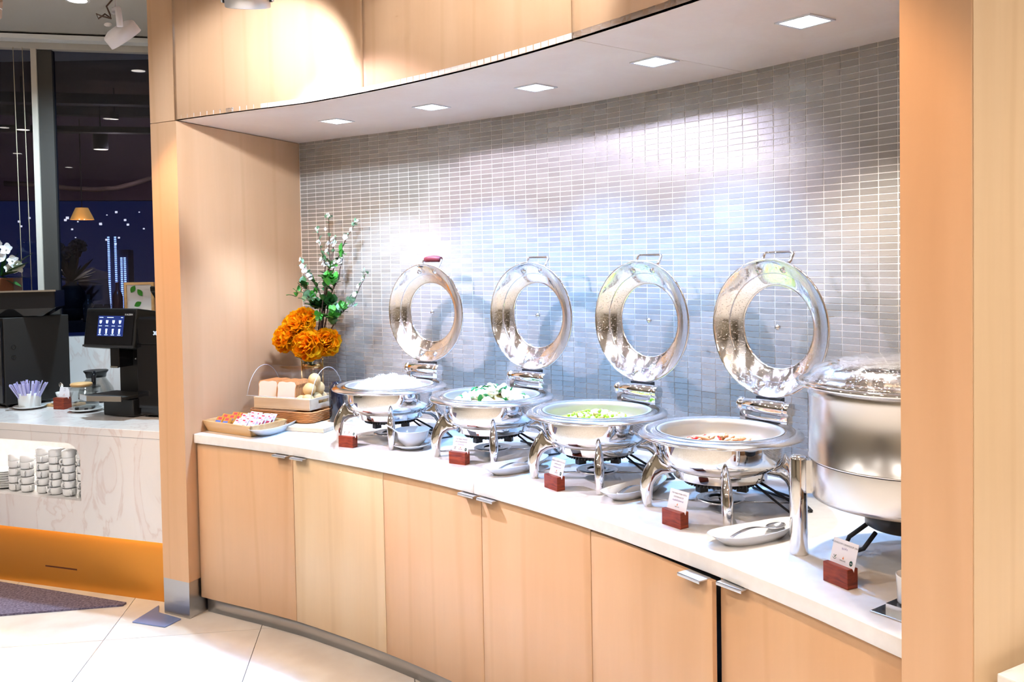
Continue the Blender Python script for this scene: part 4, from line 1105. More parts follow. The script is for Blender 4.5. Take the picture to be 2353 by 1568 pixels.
# ================================================================== COFFEE COUNTER (left, beyond the partition)
F0 = Vector((-1.793, 4.413)); dL = Vector((.943, -.333)); nB = Vector((.333, .943)); ZM = .89
cang = math.atan2(-.333, .943)
def cp(u, v): p = F0 + dL * u + nB * v; return (p.x, p.y)
t = thing('coffee_counter', 'white marble coffee counter with a lit cup recess and glowing amber base', 'counter', (F0.x, F0.y, 0), cang)
UL, UR, VD = -2.6, .16, 1.05
MB().box(UL, UR, -.004, VD, ZM - .04, ZM).build('top', 'marble', t, bevel=.002, seg=1)
uR, zt, zb_ = -.50, .800, .500
pts = [(UL, .325), (UR, .325), (UR, ZM - .041), (UL, ZM - .041), (UL, zt)]
for i in range(9):
    a = math.radians(90 - 90 * i / 8); pts.append((uR - .09 + .09 * math.cos(a), zt - .09 + .09 * math.sin(a)))
pts += [(uR, zb_), (UL, zb_)]
fp = MB(); n = len(pts)
fp.add([(x, 0, z) for x, z in pts] + [(x, .03, z) for x, z in pts], [tuple(range(n)), tuple(range(2 * n - 1, n - 1, -1))] + [(i, n + i, n + (i + 1) % n, (i + 1) % n) for i in range(n)])
fp.build('front_panel', 'marble', t)
rb = MB(); rb.box(UL, uR + .03, .03, .45, zb_ - .03, zb_); rb.box(UL, uR + .03, .45, .48, zb_, zt + .01); rb.box(uR, uR + .03, .03, .45, zb_, zt); rb.box(UL, uR + .03, .03, .45, zt, zt + .02)
rb.build('recess', 'stone', t)
MB().box(UL, uR - .25, .10, .14, zt - .012, zt - .001).build('recess_light', mat('recess_led', (1, 1, 1, 1), .5, emit=(1.0, .93, .86), es=22), t)
MB().box(UL, UR, .055, .075, .0, .324).build('base_panel', 'base_gold', t)
MB().box(UL, UR, .020, .040, .318, .3245).build('base_light', mat('base_led', (1, 1, 1, 1), .5, emit=(1.0, .62, .22), es=11), t)
# wear mark on the base panel
MB().box(-.82, -.60, .0545, .055, .105, .113).build('scuff', mat('scuff', srgb(92, 44, 20), .8), t)
# cups in the recess
def cup_mesh():
    mb = MB().lathe([(0, .001), (.024, .001), (.030, .004), (.0340, .010), (.0345, .040), (.0335, .0415), (.0325, .040), (.031, .012), (0, .006)], 28)
    mb.tube([(.033, 0, .034), (.044, 0, .034), (.048, 0, .026), (.046, 0, .014), (.033, 0, .010)], .0048, 8)
    return mb.mesh('cup')
CUP = cup_mesh()
def uv_world(x, y): v = Vector((x, y)) - F0; return v.dot(dL), v.dot(nB)
row = [(-1.040, .080, 5, 'leftmost stack, next to the plates'), (-.948, .075, 5, 'second stack from the plates'), (-.840, .080, 6, 'middle tall stack'), (-.745, .075, 6, 'fourth stack from the plates'), (-.650, .070, 6, 'fifth stack from the plates'), (-.560, .085, 6, 'stack against the recess edge')]
r7 = random.Random(5)
for u, v, n, lb in row:
    for i in range(n):
        p = cp(u, v); top = i == n - 1
        o = link('coffee_cup', CUP, 'porcelain', None, (p[0], p[1], zb_ + .0005 + i * .0415))
        o.rotation_euler = (0, 0, cang + math.radians(-75 + r7.uniform(-30, 60)))
        if top:
            o.location.z += .042; o.rotation_euler = (math.pi, 0, cang + math.radians(70))
        tag(o, ('upside-down white cup on top of the ' if top else 'white coffee cup in the ') + lb, 'cup', 'stacked coffee cups')
for u, v, n in ((-.90, .20, 5), (-.78, .19, 5), (-.66, .18, 5)):
    for i in range(n):
        p = cp(u, v); o = link('coffee_cup', CUP, 'porcelain', None, (p[0], p[1], zb_ + .0005 + i * .0415)); o.rotation_euler = (0, 0, r7.uniform(0, 6))
        tag(o, 'white coffee cup in the rear row of the lit recess', 'cup', 'rear coffee cups')
PLM = MB().lathe([(0, .001), (.045, .001), (.050, .004), (.078, .011), (.0795, .013), (.077, .0135), (.050, .008), (0, .006)], 36).mesh('saucer_plate')
for i in range(8):
    p = cp(-1.155, .125); tag(link('small_plate', PLM, 'porcelain', None, (p[0], p[1], zb_ + .0005 + i * .0125)), 'small white plate in the stack left of the cups', 'plate', 'stacked small plates')
# ---- machines
def scr(px, py, v):  # place on the vertical plane v metres behind the counter front
    f = 2033.51; a = (px - 1176.5) / f; b = (py - 662.15) / f; r = -.0169286
    a2, b2 = a * math.cos(r) + b * math.sin(r), -a * math.sin(r) + b * math.cos(r)
    d = Vector((a2, .99953376 - b2 * .03053291, -.03053291 - b2 * .99953376)); n3 = Vector((nB.x, nB.y, 0)); o = Vector((F0.x, F0.y, 0)) + n3 * v
    k = n3.dot(o - Vector((0, 0, 1.7135))) / n3.dot(d); q = Vector((0, 0, 1.7135)) + d * k
    return q
# coffee machine: local frame x along the counter, y to the back
cm0 = Vector((-2.322, 4.900)); cmx = Vector((-2.057, 4.787)); ma = math.atan2(cmx.y - cm0.y, cmx.x - cm0.x)
t = thing('coffee_machine', 'black automatic coffee machine with a lit touch screen', 'coffee machine', (cm0.x, cm0.y, ZM), ma)
MB().prism([(.03, .02), (.25, .02), (.25, .36), (.03, .36)], .004, .10).build('base', 'black_plastic', t, bevel=.006)
dt = MB(); dt.prism([(-.055, -.055), (.04, -.095), (.245, -.055), (.25, .16), (-.02, .16)], .105, .122); dt.build('drip_tray', 'black_matte', t, bevel=.002)
MB().prism([(-.058, -.058), (.04, -.099), (.248, -.058), (.248, -.050), (.04, -.090), (-.058, -.050)], .100, .128).build('tray_trim', 'satin_steel', t)
MB().box(.03, .26, .14, .38, .10, .44).build('body', 'black_plastic', t, bevel=.006)
MB().box(.07, .135, .04, .15, .27, .41).build('spout', 'black_gloss', t, bevel=.004)
MB().box(.075, .13, .035, .042, .268, .278).build('spout_trim', 'satin_steel', t)
MB().tube([(.17, .14, .315), (.20, .09, .318), (.245, .06, .322)], .005, 8).build('steam_arm', 'satin_steel', t)
hd_ = MB(); hd_.M = Matrix.Translation((-.112, 0.02, .380)) @ Matrix.Rotation(math.radians(-9), 4, 'X') @ Matrix.Diagonal((1.2, 1, 1.08, 1))
hd_.box(0, .315, 0, .26, 0, .205); head = hd_.build('head', 'black_plastic', t, bevel=.008)
MS = Matrix.Translation((-.112, .02, .380)) @ Matrix.Rotation(math.radians(-9), 4, 'X') @ Matrix.Diagonal((1.2, 1, 1.08, 1))
g = MB(); g.M = MS; g.box(.012, .303, -.003, 0, .018, .185); g.build('front_glass', 'black_gloss', head)
g = MB(); g.M = MS; g.box(.0, .315, -.004, .0, .004, .014); g.build('lower_trim', 'dark_metal', head)
g = MB(); g.M = MS; g.box(.085, .245, -.0042, -.003, .060, .165); g.build('screen', mat('screen_dark', (.01, .015, .06, 1), .2, emit=(.03, .06, .30), es=.55), head)
ic = mat('screen_icon', (.4, .6, 1, 1), .3, emit=(.45, .62, 1.0), es=2.2)
for r_ in range(2):
    for c_ in range(4):
        x = .102 + c_ * .040; z = .130 - r_ * .046
        g = MB(); g.M = MS
        if r_ == 0: g.add([(x - .008, -.0048, z + .012), (x + .008, -.0048, z + .012), (x + .006, -.0048, z - .002), (x, -.0048, z - .006), (x - .006, -.0048, z - .002)], [(4, 3, 2, 1, 0)])
        else: g.add([(x - .006, -.0048, z + .014), (x + .006, -.0048, z + .014), (x + .004, -.0048, z - .012), (x - .004, -.0048, z - .012)], [(3, 2, 1, 0)])
        g.add([(x - .010, -.0048, z - .016), (x + .010, -.0048, z - .016), (x + .010, -.0048, z - .0185), (x - .010, -.0048, z - .0185)], [(0, 1, 2, 3)])
        g.build('drink_icon', 'screen_icon', head)
g = MB(); g.M = MS
for x0, x1 in ((.092, .116), (.140, .180), (.226, .238)): g.add([(x0, -.0048, .158), (x1, -.0048, .158), (x1, -.0048, .155), (x0, -.0048, .155)], [(0, 1, 2, 3)])
g.build('status_bar', 'screen_icon', head)
lt = text_mesh('KALERM', .013)
o = link('lettering', lt, 'porcelain', head); o.matrix_local = MS @ Matrix.Translation((.272, -.0045, .168)) @ Matrix.Rotation(math.pi / 2, 4, 'X')
# bean hopper and the milk cooler
hp = MB(); hp.lathe([(.0, .0), (.060, .0), (.098, .075), (.100, .10), (.095, .102), (.0, .102)], 4, smooth=False)
o = hp.build('bean_hopper', 'black_gloss', t, bevel=.006, loc=(.335, .22, .615)); o.rotation_euler = (0, 0, math.radians(45))
fb = Vector((-2.060, 4.845))
t2 = thing('milk_cooler', 'black milk cooler with a small lit temperature display', 'cooler', (fb.x, fb.y, ZM), math.atan2(-.136, .168) * .55)
MB().box(.0, .26, 0, .38, .012, .55).build('body', 'black_gloss', t2, bevel=.008)
MB().box(.0, .26, -.006, 0, .05, .40).build('door', 'black_gloss', t2, bevel=.002); MB().box(.0, .26, -.006, 0, .405, .54).build('control_panel', 'black_gloss', t2, bevel=.002)
o = link('display', text_mesh('38F', .030, 'LEFT'), mat('display_blue', (.5, .7, 1, 1), .3, emit=(.5, .68, 1.0), es=3.0), t2); o.matrix_local = Matrix.Translation((.118, -.0075, .455)) @ Matrix.Rotation(math.pi / 2, 4, 'X')
for x in (.03, .22): MB().lathe([(0, 0), (.012, 0), (.012, .013), (0, .013)], 12).build('foot', 'rubber', t2, loc=(x, .03, 0))
# large black machine at the frame edge, its side panel towards us
bn = Vector((-3.012, 5.225)); bf = Vector((-2.790, 5.555)); sd = (bf - bn).normalized(); sn = Vector((-sd.y, sd.x))
t3 = thing('black_oven', 'large black metal machine at the left frame edge, seen from its side', 'machine', (bn.x, bn.y, ZM), math.atan2(sd.y, sd.x))
MB().box(0, (bf - bn).length, 0, .55, .018, .535).build('body', 'black_matte', t3, bevel=.004)
MB().box(-.012, 0, .01, .54, .03, .52).build('front_glass', 'black_gloss', t3)
for z in (.36, .30):
    m_ = MB(); m_.M = Matrix.Translation((.055, 0, z)) @ Matrix.Rotation(math.pi / 2, 4, 'X'); m_.lathe([(.012, 0), (.014, .001), (.012, .002), (.010, .001)], 18); m_.build('round_plug', 'black_gloss', t3)
for x in (.03, .36): MB().lathe([(0, 0), (.012, 0), (.012, .019), (0, .019)], 12).build('foot', 'dark_metal', t3, loc=(x, .04, 0))
# black bowl-like hopper on the machine and orchid pot behind it
ob = Vector((bn.x + .02, bn.y + .20))
t4 = thing('black_basin', 'angular glossy black basin on top of the black machine', 'basin', (ob.x, ob.y, ZM + .536), .25)
m_ = MB(); m_.add([(-.22, -.10, 0), (.12, -.10, 0), (.12, .10, 0), (-.22, .10, 0), (-.24, -.12, .05), (.20, -.12, .05), (.20, .12, .05), (-.24, .12, .05), (-.24, -.12, .155), (.20, -.12, .155), (.20, .12, .155), (-.24, .12, .155)], [(3, 2, 1, 0), (0, 1, 5, 4), (1, 2, 6, 5), (2, 3, 7, 6), (3, 0, 4, 7), (4, 5, 9, 8), (5, 6, 10, 9), (6, 7, 11, 10), (7, 4, 8, 11), (8, 9, 10, 11)])
m_.build('shell', 'black_gloss', t4, bevel=.006); MB().box(-.245, .205, -.125, -.118, .150, .160).build('rim_trim', 'satin_steel', t4)
pp = scr(8, 655, .66)
t5 = thing('orchid_pot', 'white orchids with broad leaves in a brown square pot, cut by the left edge', 'flowers', (pp.x - .03, pp.y, 1.53), .2)
mat('pot_brown', srgb(126, 74, 44), .4)
MB().box(-.16, .11, -.08, .08, 0, .13).build('pot', 'pot_brown', t5, bevel=.004)
bigleaf = leaf_mesh(.20, .035)
for a, el, s in ((-15, 25, 1), (10, 55, .9), (-40, 10, .9), (25, -5, .85), (-10, 75, .8), (160, 30, 1), (-25, -25, .8), (5, 38, 1.15)):
    o = link('leaf', bigleaf, 'leaf_dark', t5, (.03, -.04, .14)); o.rotation_euler = (0, -math.radians(el), math.radians(a)); o.scale = (s, s, s)
def orchid_mesh():
    mb = MB()
    for i in range(5):
        mb.M = Matrix.Rotation(2 * math.pi * i / 5, 4, 'Z') @ Matrix.Rotation(-.3, 4, 'Y'); w0 = .022 if i % 2 else .016
        mb.grid([[(.004 + .042 * f, w * w0 * math.sin(math.pi * (.12 + .8 * f)), .006 * f * f) for w in (-1, -.3, .3, 1)] for f in (0, .25, .5, .75, 1)])
    mb.M = Matrix.Identity(4); mb.ball((0, 0, .006), .008, 8, 6); return mb.mesh('orchid')
OM = orchid_mesh()
for x, y, z in ((.02, -.05, .34), (.075, -.06, .31), (.045, -.07, .25), (.105, -.06, .24), (.005, -.08, .22), (.13, -.05, .20), (-.03, -.06, .30), (.09, -.05, .19), (-.05, -.05, .37)):
    o = link('orchid_bloom', OM, 'blossom', t5, (x, y, z)); o.rotation_euler = (math.radians(75) + r7.uniform(-.4, .4), r7.uniform(-.5, .5), r7.uniform(-.6, .6)); s = r7.uniform(.75, 1.0); o.scale = (s, s, s)
# stirrer cup with saucer
sc_ = Vector((-2.865, 5.215))
lathe_obj('stirrer_saucer', [(0, .003), (.060, .003), (.080, .010), (.090, .016), (.088, .018), (.060, .009), (0, .008)], 'porcelain', (sc_.x, sc_.y, ZM), 'white saucer under the cup of sugar sticks', 'saucer')
lathe_obj('stirrer_cup', [(0, .001), (.056, .001), (.060, .004), (.0625, .084), (.0610, .085), (.058, .008), (0, .006)], 'porcelain', (sc_.x, sc_.y, ZM + .0095), 'straight white cup full of lilac sugar sticks', 'cup')
mat('stick_lilac', srgb(196, 190, 236), .5)
STK = MB().box(-.0065, .0065, -.0015, .0015, 0, .125).mesh('sugar_stick')
for i in range(46):
    r_ = .045 * math.sqrt(r7.random()); a = r7.uniform(0, 6.28); x, y = r_ * math.cos(a), r_ * math.sin(a)
    o = link('sugar_stick', STK, 'stick_lilac', None, (sc_.x + x, sc_.y + y, ZM + .030 + r7.uniform(0, .014)))
    d = Vector((x * 13, y * 13, .9 + r7.random() * .3)).normalized(); o.rotation_euler = d.to_track_quat('Z', 'Y').to_euler(); tag(o, 'lilac paper sugar stick fanned out in the white cup', 'sugar stick', 'sugar sticks in the white cup')
# small sign, glass jar on saucer, coffee pot, little bowl on a board
sign((-2.700, 5.165, ZM), -18, 'brown wooden sign block with a white card on the coffee counter', ['MILK'], 'นมสด', False, False, h=.068, w=.078, d=.06)
jc = Vector((-2.470, 5.085))
lathe_obj('jar_saucer', [(0, .003), (.060, .003), (.085, .010), (.098, .017), (.096, .019), (.060, .009), (0, .008)], 'porcelain', (jc.x, jc.y, ZM), 'white saucer under the glass jar', 'saucer')
t = thing('glass_jar', 'clear glass jar with wooden lid and short black feet, beside the coffee machine', 'jar', (jc.x - .005, jc.y + .005, ZM + .0095))
MB().lathe([(0, .012), (.060, .012), (.072, .020), (.083, .120), (.084, .124), (.0815, .124), (.070, .024), (0, .017)], 36).build('bowl', 'clear_jar', t)
MB().lathe([(.0, .125), (.085, .125), (.087, .129), (.085, .133), (.0, .133)], 36).build('rim_plate', 'clear_jar', t)
MB().lathe([(.0, .134), (.056, .134), (.060, .140), (.060, .148), (.055, .153), (.0, .154)], 32).build('wooden_lid', 'tray_wood', t, loc=(-.02, 0, 0))
for a in (60, 180, 300): MB().lathe([(0, 0), (.010, 0), (.010, .0125), (0, .0125)], 12).build('foot', 'rubber', t, loc=(.05 * math.cos(math.radians(a)), .05 * math.sin(math.radians(a)), 0))
pc = scr(222, 905, .72); 
t = thing('coffee_pot', 'glass coffee pot with black collar and handle behind the coffee machine', 'coffee pot', (pc.x, pc.y, ZM), cang - .9)
MB().lathe([(0, .02), (.090, .02), (.103, .030), (.105, .045), (.095, .085), (.068, .125), (.055, .145), (.054, .16), (.052, .16), (.053, .143), (.066, .122), (.092, .083), (.102, .045), (.100, .033), (0, .024)], 36).build('glass_body', 'clear_jar', t)
MB().lathe([(.090, .012), (.100, .012), (.104, .022), (.104, .030), (.098, .030), (.090, .012)], 36).build('base_ring', 'satin_steel', t)
MB().lathe([(0, .0), (.095, .0), (.098, .011), (0, .011)], 32).build('warmer', 'dark_metal', t)
MB().lathe([(.050, .150), (.057, .150), (.060, .172), (.072, .188), (.070, .192), (.05, .186), (0, .184)], 32).build('collar', 'black_plastic', t)
MB().tube([(.055, 0, .178), (.085, 0, .185), (.115, 0, .165), (.122, 0, .12), (.118, 0, .075), (.105, 0, .062)], [.010, .012, .013, .013, .012, .009], 10).build('handle', 'black_gloss', t)
bq = Vector((-2.700, 5.30))
tag(MB().box(-.09, .10, -.06, .06, 0, .015).build('serving_board', 'tray_wood', bevel=.003, loc=(bq.x, bq.y, ZM), rotz=-.3), 'small wooden board behind the coffee counter sign', 'board')
lathe_obj('sugar_dish', [(0, .002), (.05, .002), (.075, .010), (.073, .012), (.05, .006), (0, .006)], 'porcelain', (bq.x, bq.y, ZM + .0155), 'white saucer on the small wooden board', 'saucer')
lathe_obj('sugar_bowl', [(0, .002), (.022, .002), (.026, .005), (.046, .045), (.050, .060), (.048, .060), (.040, .042), (.022, .010), (0, .008)], 'porcelain', (bq.x, bq.y, ZM + .0225), 'small conical white bowl on the wooden board', 'bowl')
me = SP.copy(); o = spoon((bq.x + .0, bq.y, ZM + .040), 140, 'small spoon standing in the conical white bowl', 1.0, me=me); o.scale = (.55, .55, .55)
# framed leaf print leaning behind the cooler
fp_ = scr(322, 735, .62)
t = thing('picture_frame', 'light wooden picture frame with a green leaf print behind the cooler', 'frame', (fp_.x, fp_.y, 1.445), cang + .25)
for x0, x1, z0, z1 in ((-.09, .09, 0, .014), (-.09, .09, .166, .18), (-.09, -.076, .014, .166), (.076, .09, .014, .166)): MB().box(x0, x1, -.008, .008, z0, z1).build('frame_rail', 'tray_wood', t)
MB().box(-.076, .076, -.001, .003, .014, .166).build('print', 'paper', t)
for x, z, a in ((-.05, .12, 1.0), (-.03, .04, .5), (.02, .10, 2.2)):
    o = link('printed_leaf', LM, 'leaf_bright', t, (x, -.003, z)); o.rotation_euler = (math.pi / 2, -a, 0); o.scale = (1.2, 1.2, .2)
# ---- mat, steel plate on the floor
m_ = MB().prism([(-3.6, 5.02), (-2.86, 4.80), (-1.99, 4.455), (-1.995, 4.425), (-2.558, 4.324), (-3.5, 4.17), (-4.4, 4.1), (-4.4, 5.2)], .0005, .010).build('door_mat', 'carpet')
tag(m_, 'worn grey-purple floor mat in front of the coffee counter', 'mat')
m_ = MB().prism([(-1.858, 4.216), (-1.675, 4.150), (-1.632, 4.243), (-1.775, 4.33), (-1.81, 4.42)], .0005, .006).build('floor_plate', mat('blue_plate', srgb(130, 146, 190), .35, .3), bevel=.001, seg=1)
tag(m_, 'blue-grey ribbed plate lying on the floor by the partition base', 'plate')
# ================================================================== WINDOW WALL
w0 = Vector((-3.323, 5.84)); wd = Vector((.974, .226)); wn = Vector((-.226, .974)); wa = math.atan2(.226, .974)
WN = struct(thing('window_1', 'x', 'window', (w0.x, w0.y, 0), wa), 'tall dark window behind the coffee counter with grey frame', 'window')
MB().box(-2.5, 1.6, .0, .10, 0, 1.255).build('sill_wall', 'marble', WN)
MB().box(-2.5, 1.6, -.01, .10, 3.165, 3.26).build('head_trim', 'ceiling_paint', WN); MB().box(-2.5, 1.6, -.12, -.02, 3.205, 3.235).build('curtain_track', 'white_plastic', WN)
mat('window_frame', srgb(62, 58, 54), .5)
MB().box(.215, .305, .005, .08, 1.255, 3.165).build('mullion', 'window_frame', WN)
MB().box(.182, .216, -.015, .03, 1.30, 3.165).build('blind_edge', mat('blind', srgb(200, 190, 178), .7), WN)
for x in (.085, .140): MB().tube([(x - .004, -.02, 3.17), (x + .006, -.02, 1.42)], .0025, 6).build('blind_cord', mat('cord', srgb(200, 186, 160), .7), WN)
MB().tube([(.146, -.02, 1.42), (.147, -.02, 1.36)], [.006, .009], 8).build('cord_weight', 'cord', WN)
MB().box(-2.5, .21, .045, .051, 1.255, 3.165).build('pane', 'window_pane', WN); MB().box(.305, 1.6, .045, .051, 1.255, 3.165).build('pane', 'window_pane', WN)
# ================================================================== CEILING FIXTURES
mat('lamp_white', srgb(206, 200, 200), .5)
# square-on white disc spotlight on a thin rod
sp_ = Vector((-1.455, 3.35, 2.600))
t = thing('disc_spotlight', 'white disc spotlight with loose brown cable, left of the partition', 'spotlight', tuple(sp_))
ax = Vector((.44, .47, -.72)).normalized(); MR = ax.to_track_quat('Z', 'Y').to_matrix().to_4x4()
m_ = MB(); m_.M = MR; m_.lathe([(.0, -.020), (.040, -.020), (.062, -.010), (.065, -.004), (.065, .036), (.061, .036), (.060, .0), (.0, .0)], 40); m_.build('housing', 'lamp_white', t)
m_ = MB(); m_.M = MR; m_.lathe([(0, .012), (.058, .012), (.058, .014), (0, .014)], 32); m_.build('lens', mat('lamp_face', (1, 1, 1, 1), .3, emit=(1.0, .9, .8), es=6), t)
side = MR.to_3x3() @ Vector((1, 0, 0))
pv = Vector((0, -.067, .006)); 
m_ = MB(); m_.tube([(.030, -.067, .0), (.028, -.068, .035), (.015, -.045, .070), (-.012, -.01, .078), (-.03, .02, .076)], [.012, .012, .011, .010, .009], 8); m_.build('yoke', 'lamp_white', t)
MB().lathe([(0, .070), (.014, .070), (.014, .086), (0, .086)], 16).build('swivel', 'lamp_white', t, loc=(-.012, -.005, 0))
MB().tube([(-.012, -.005, .08), (-.012, -.005, .648)], .004, 8).build('rod', 'lamp_white', t)
MB().tube([(-.014, -.02, .115), (-.034, -.03, .085), (-.022, -.03, .055), (-.018, -.03, .040), (-.05, -.035, .048), (-.072, -.03, .058), (-.066, -.03, .040), (-.045, -.02, .060), (-.026, -.01, .045)], .0032, 7).build('cable', mat('cable_brown', srgb(78, 58, 46), .6), t)
m_ = MB().ball((-.030, -.03, .018), .010, 8, 6, (1.6, 1, .8)); m_.build('connector', 'lamp_white', t)
# silver ring spotlight in front of the header
rs = Vector((-.872, 3.0, 2.605))
t = thing('ring_spotlight', 'silver ring spotlight at the top edge in front of the header', 'spotlight', tuple(rs))
MR2 = Vector((-.05, .35, -.93)).normalized().to_track_quat('Z', 'Y').to_matrix().to_4x4()
m_ = MB(); m_.M = MR2; m_.lathe([(.070, -.018), (.073, -.020), (.0745, -.018), (.0745, .022), (.072, .024), (.070, .022), (.070, -.018)], 48); m_.build('ring', 'aluminium', t)
m_ = MB(); m_.M = MR2; m_.lathe([(0, -.040), (.018, -.040), (.030, -.030), (.062, .008), (.066, .014), (0, .014)][::-1], 40); m_.build('reflector', 'satin_steel', t)
for s in (-1, 1):
    m_ = MB().tube([(s * .075, 0, -.003), (s * .083, 0, -.003)], .006, 10); m_.build('pivot', 'black_plastic', t)
m_ = MB(); m_.tube([(-.084, 0, -.006), (-.084, -.004, .06), (-.05, -.004, .12), (0, -.004, .13), (.05, -.004, .12), (.084, -.004, .06), (.084, 0, -.006)], .0055, 8); m_.build('yoke', 'aluminium', t)
MB().tube([(0, -.004, .13), (0, -.004, .644)], .006, 8).build('rod', 'aluminium', t)
# small cylinder spotlight cut by the left edge
t = thing('cylinder_spotlight', 'small beige cylinder spotlight cut by the left frame edge', 'spotlight', (-1.925, 3.36, 2.700))
MB().lathe([(0, -.040), (.018, -.040), (.020, -.038), (.022, .0), (.025, .004), (.025, .028), (.018, .036), (0, .038)], 24).build('housing', mat('lamp_beige', srgb(170, 146, 128), .5), t)
MB().lathe([(.0212, -.008), (.0232, -.008), (.0232, -.004), (.0212, -.004), (.0212, -.008)], 24).build('bright_band', 'porcelain', t)
MB().tube([(0, 0, .036), (0, 0, .549)], .005, 8).build('rod', 'lamp_beige', t)
# recessed downlights in the ceiling: first one real, the others added as room fill
for i, (x, y) in enumerate(CEIL):
    lb = 'round recessed ceiling downlight above the coffee machine, at the top edge' if i == 0 else 'ceiling downlight added for room fill, over the dining area behind the camera'
    t = thing('recessed_downlight', lb, 'light', (x, y, 3.25), 0, 'recessed ceiling downlights')
    MB().lathe([(.052, -.004), (.066, -.004), (.068, .0), (.052, .0), (.052, -.004)], 32).build('trim_ring', 'white_plastic', t)
    MB().lathe([(0, -.0025), (.052, -.0025), (.052, -.0005), (0, -.0005)], 32).build('lens', mat('downlight_face', (1, 1, 1, 1), .4, emit=(1.0, .88, .74), es=14) if 'downlight_face' not in MATS else 'downlight_face', t)
# ================================================================== BEYOND THE WINDOW (reflected room built as objects, real night city)
def bw(u, v): p = w0 + wd * u + wn * v; return (p.x, p.y)
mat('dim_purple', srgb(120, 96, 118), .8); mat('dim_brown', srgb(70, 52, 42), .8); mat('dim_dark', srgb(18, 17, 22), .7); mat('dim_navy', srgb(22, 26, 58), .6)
def bbox(name, u0, u1, v0, v1, z0, z1, mt, label, cat, group=None):
    return tag(MB().box(u0, u1, v0, v1, z0, z1).build(name, mt, loc=(w0.x, w0.y, 0), rotz=wa), label, cat, group)
fb_ = struct(MB().box(-6, 4, .2, 9, -.1, 0).build('floor_mirrored', 'dim_dark', loc=(w0.x, w0.y, 0), rotz=wa), 'dark floor of the reflected room, built beyond the window', 'floor')
c2 = struct(MB().box(-6, 4, .2, 3.3, 3.32, 3.38).build('ceiling_mirrored', 'dim_brown', loc=(w0.x, w0.y, 0), rotz=wa), 'dim brown ceiling reflected in the window', 'ceiling')
bbox('bulkhead', -3.0, .62, 3.0, 3.12, 2.38, 3.20, 'dim_purple', 'dusky purple ceiling bulkhead reflected in the window', 'bulkhead')
for i, (z0, z1, v) in enumerate(((3.02, 3.10, 1.2), (2.88, 2.93, 1.8), (3.12, 3.20, 2.4))):
    bbox('ceiling_beam', -3, 1.5, v, v + .10, z0, z1, 'dim_dark', ('dark ceiling beam reflected in the window, nearest the glass', 'thin dark pipe run reflected in the window', 'dark ceiling beam above the reflected purple bulkhead')[i], 'beam', 'dark ceiling beams')
pts = [(-.75, 2.5, 2.50), (-.45, 2.5, 2.49), (-.2, 2.5, 2.455), (.02, 2.5, 2.445), (.2, 2.5, 2.46), (.35, 2.5, 2.50), (.6, 2.5, 2.58)]
tag(MB().tube([(*bw(u, v), z) for u, v, z in pts], .022, 10).build('ceiling_duct', mat('dim_pipe', srgb(150, 128, 124), .6)), 'pale curved pipe hanging below the reflected purple bulkhead', 'pipe')
def pendant(u, v, z, r, h, lb, drop=.3):
    t = thing('pendant_lamp', lb, 'lamp', (*bw(u, v), z), 0, 'pendant lamps reflected in the window')
    MB().lathe([(r, 0), (r * 1.02, .004), (r, h), (0, h)], 24).build('housing', 'dim_dark', t)
    MB().lathe([(0, .002), (r * .95, .002), (r * .95, .005), (0, .005)], 24).build('lens', mat('pendant_face', (1, .8, .6, 1), .4, emit=(1.0, .78, .52), es=3.2) if 'pendant_face' not in MATS else 'pendant_face', t)
    MB().tube([(0, 0, h), (0, 0, h + drop)], .006, 6).build('rod', 'dim_dark', t)
pendant(.18, 2.0, 2.755, .062, .16, 'dark cylinder pendant with warm glow reflected in the window')
pendant(.395, 1.5, 2.945, .034, .06, 'small spot lamp under the beam reflected in the window', .2)
pendant(-.33, 1.6, 2.86, .055, .14, 'dark cylinder pendant reflected left of the window mullion', .3)
t = thing('lamp_shade', 'glowing amber fabric lamp shade reflected in the window', 'lamp', (*bw(-.035, 2.2), 2.15))
MB().lathe([(.100, 0), (.052, .106)], 28).build('shade', mat('shade_glow', srgb(230, 150, 50), .7, emit=(1.0, .50, .12), es=.8), t)
for s in (-.025, .02): MB().ball((s, 0, .016), .011, 10, 8, (1, 1, 1.4)).build('bulb', mat('bulb_glow', (1, .9, .6, 1), .3, emit=(1.0, .80, .40), es=9) if 'bulb_glow' not in MATS else 'bulb_glow', t)
MB().tube([(0, 0, .106), (0, 0, .9)], .004, 6).build('cord', 'dim_dark', t)
# reflected things: tall vase of pale grasses, cloth chair, bottles, glasses on a ledge
bbox('window_table', -.6, 1.2, .95, 2.1, 1.22, 1.30, 'dim_dark', 'dark table edge reflected in the window', 'table')
t = thing('dark_vase', 'dark round vase of pale flowers silhouetted in the window reflection', 'vase', (*bw(.085, 1.25), 1.30))
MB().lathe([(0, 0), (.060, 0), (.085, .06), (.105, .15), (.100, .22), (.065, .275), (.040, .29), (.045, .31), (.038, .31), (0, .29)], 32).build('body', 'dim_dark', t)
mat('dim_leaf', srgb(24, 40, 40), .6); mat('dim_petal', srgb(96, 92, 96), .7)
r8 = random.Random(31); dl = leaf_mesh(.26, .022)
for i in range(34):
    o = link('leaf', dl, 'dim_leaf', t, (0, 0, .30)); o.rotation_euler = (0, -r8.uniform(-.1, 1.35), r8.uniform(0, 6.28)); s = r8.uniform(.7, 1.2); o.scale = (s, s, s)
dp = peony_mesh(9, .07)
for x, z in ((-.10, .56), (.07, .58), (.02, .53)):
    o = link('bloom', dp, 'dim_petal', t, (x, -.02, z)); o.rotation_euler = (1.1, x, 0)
t = thing('cloth_chair', 'pink-white cloth covered chair reflected in the window', 'chair', (*bw(.14, 1.75), 1.10), wa)
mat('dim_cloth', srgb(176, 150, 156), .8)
m_ = MB(); P = []
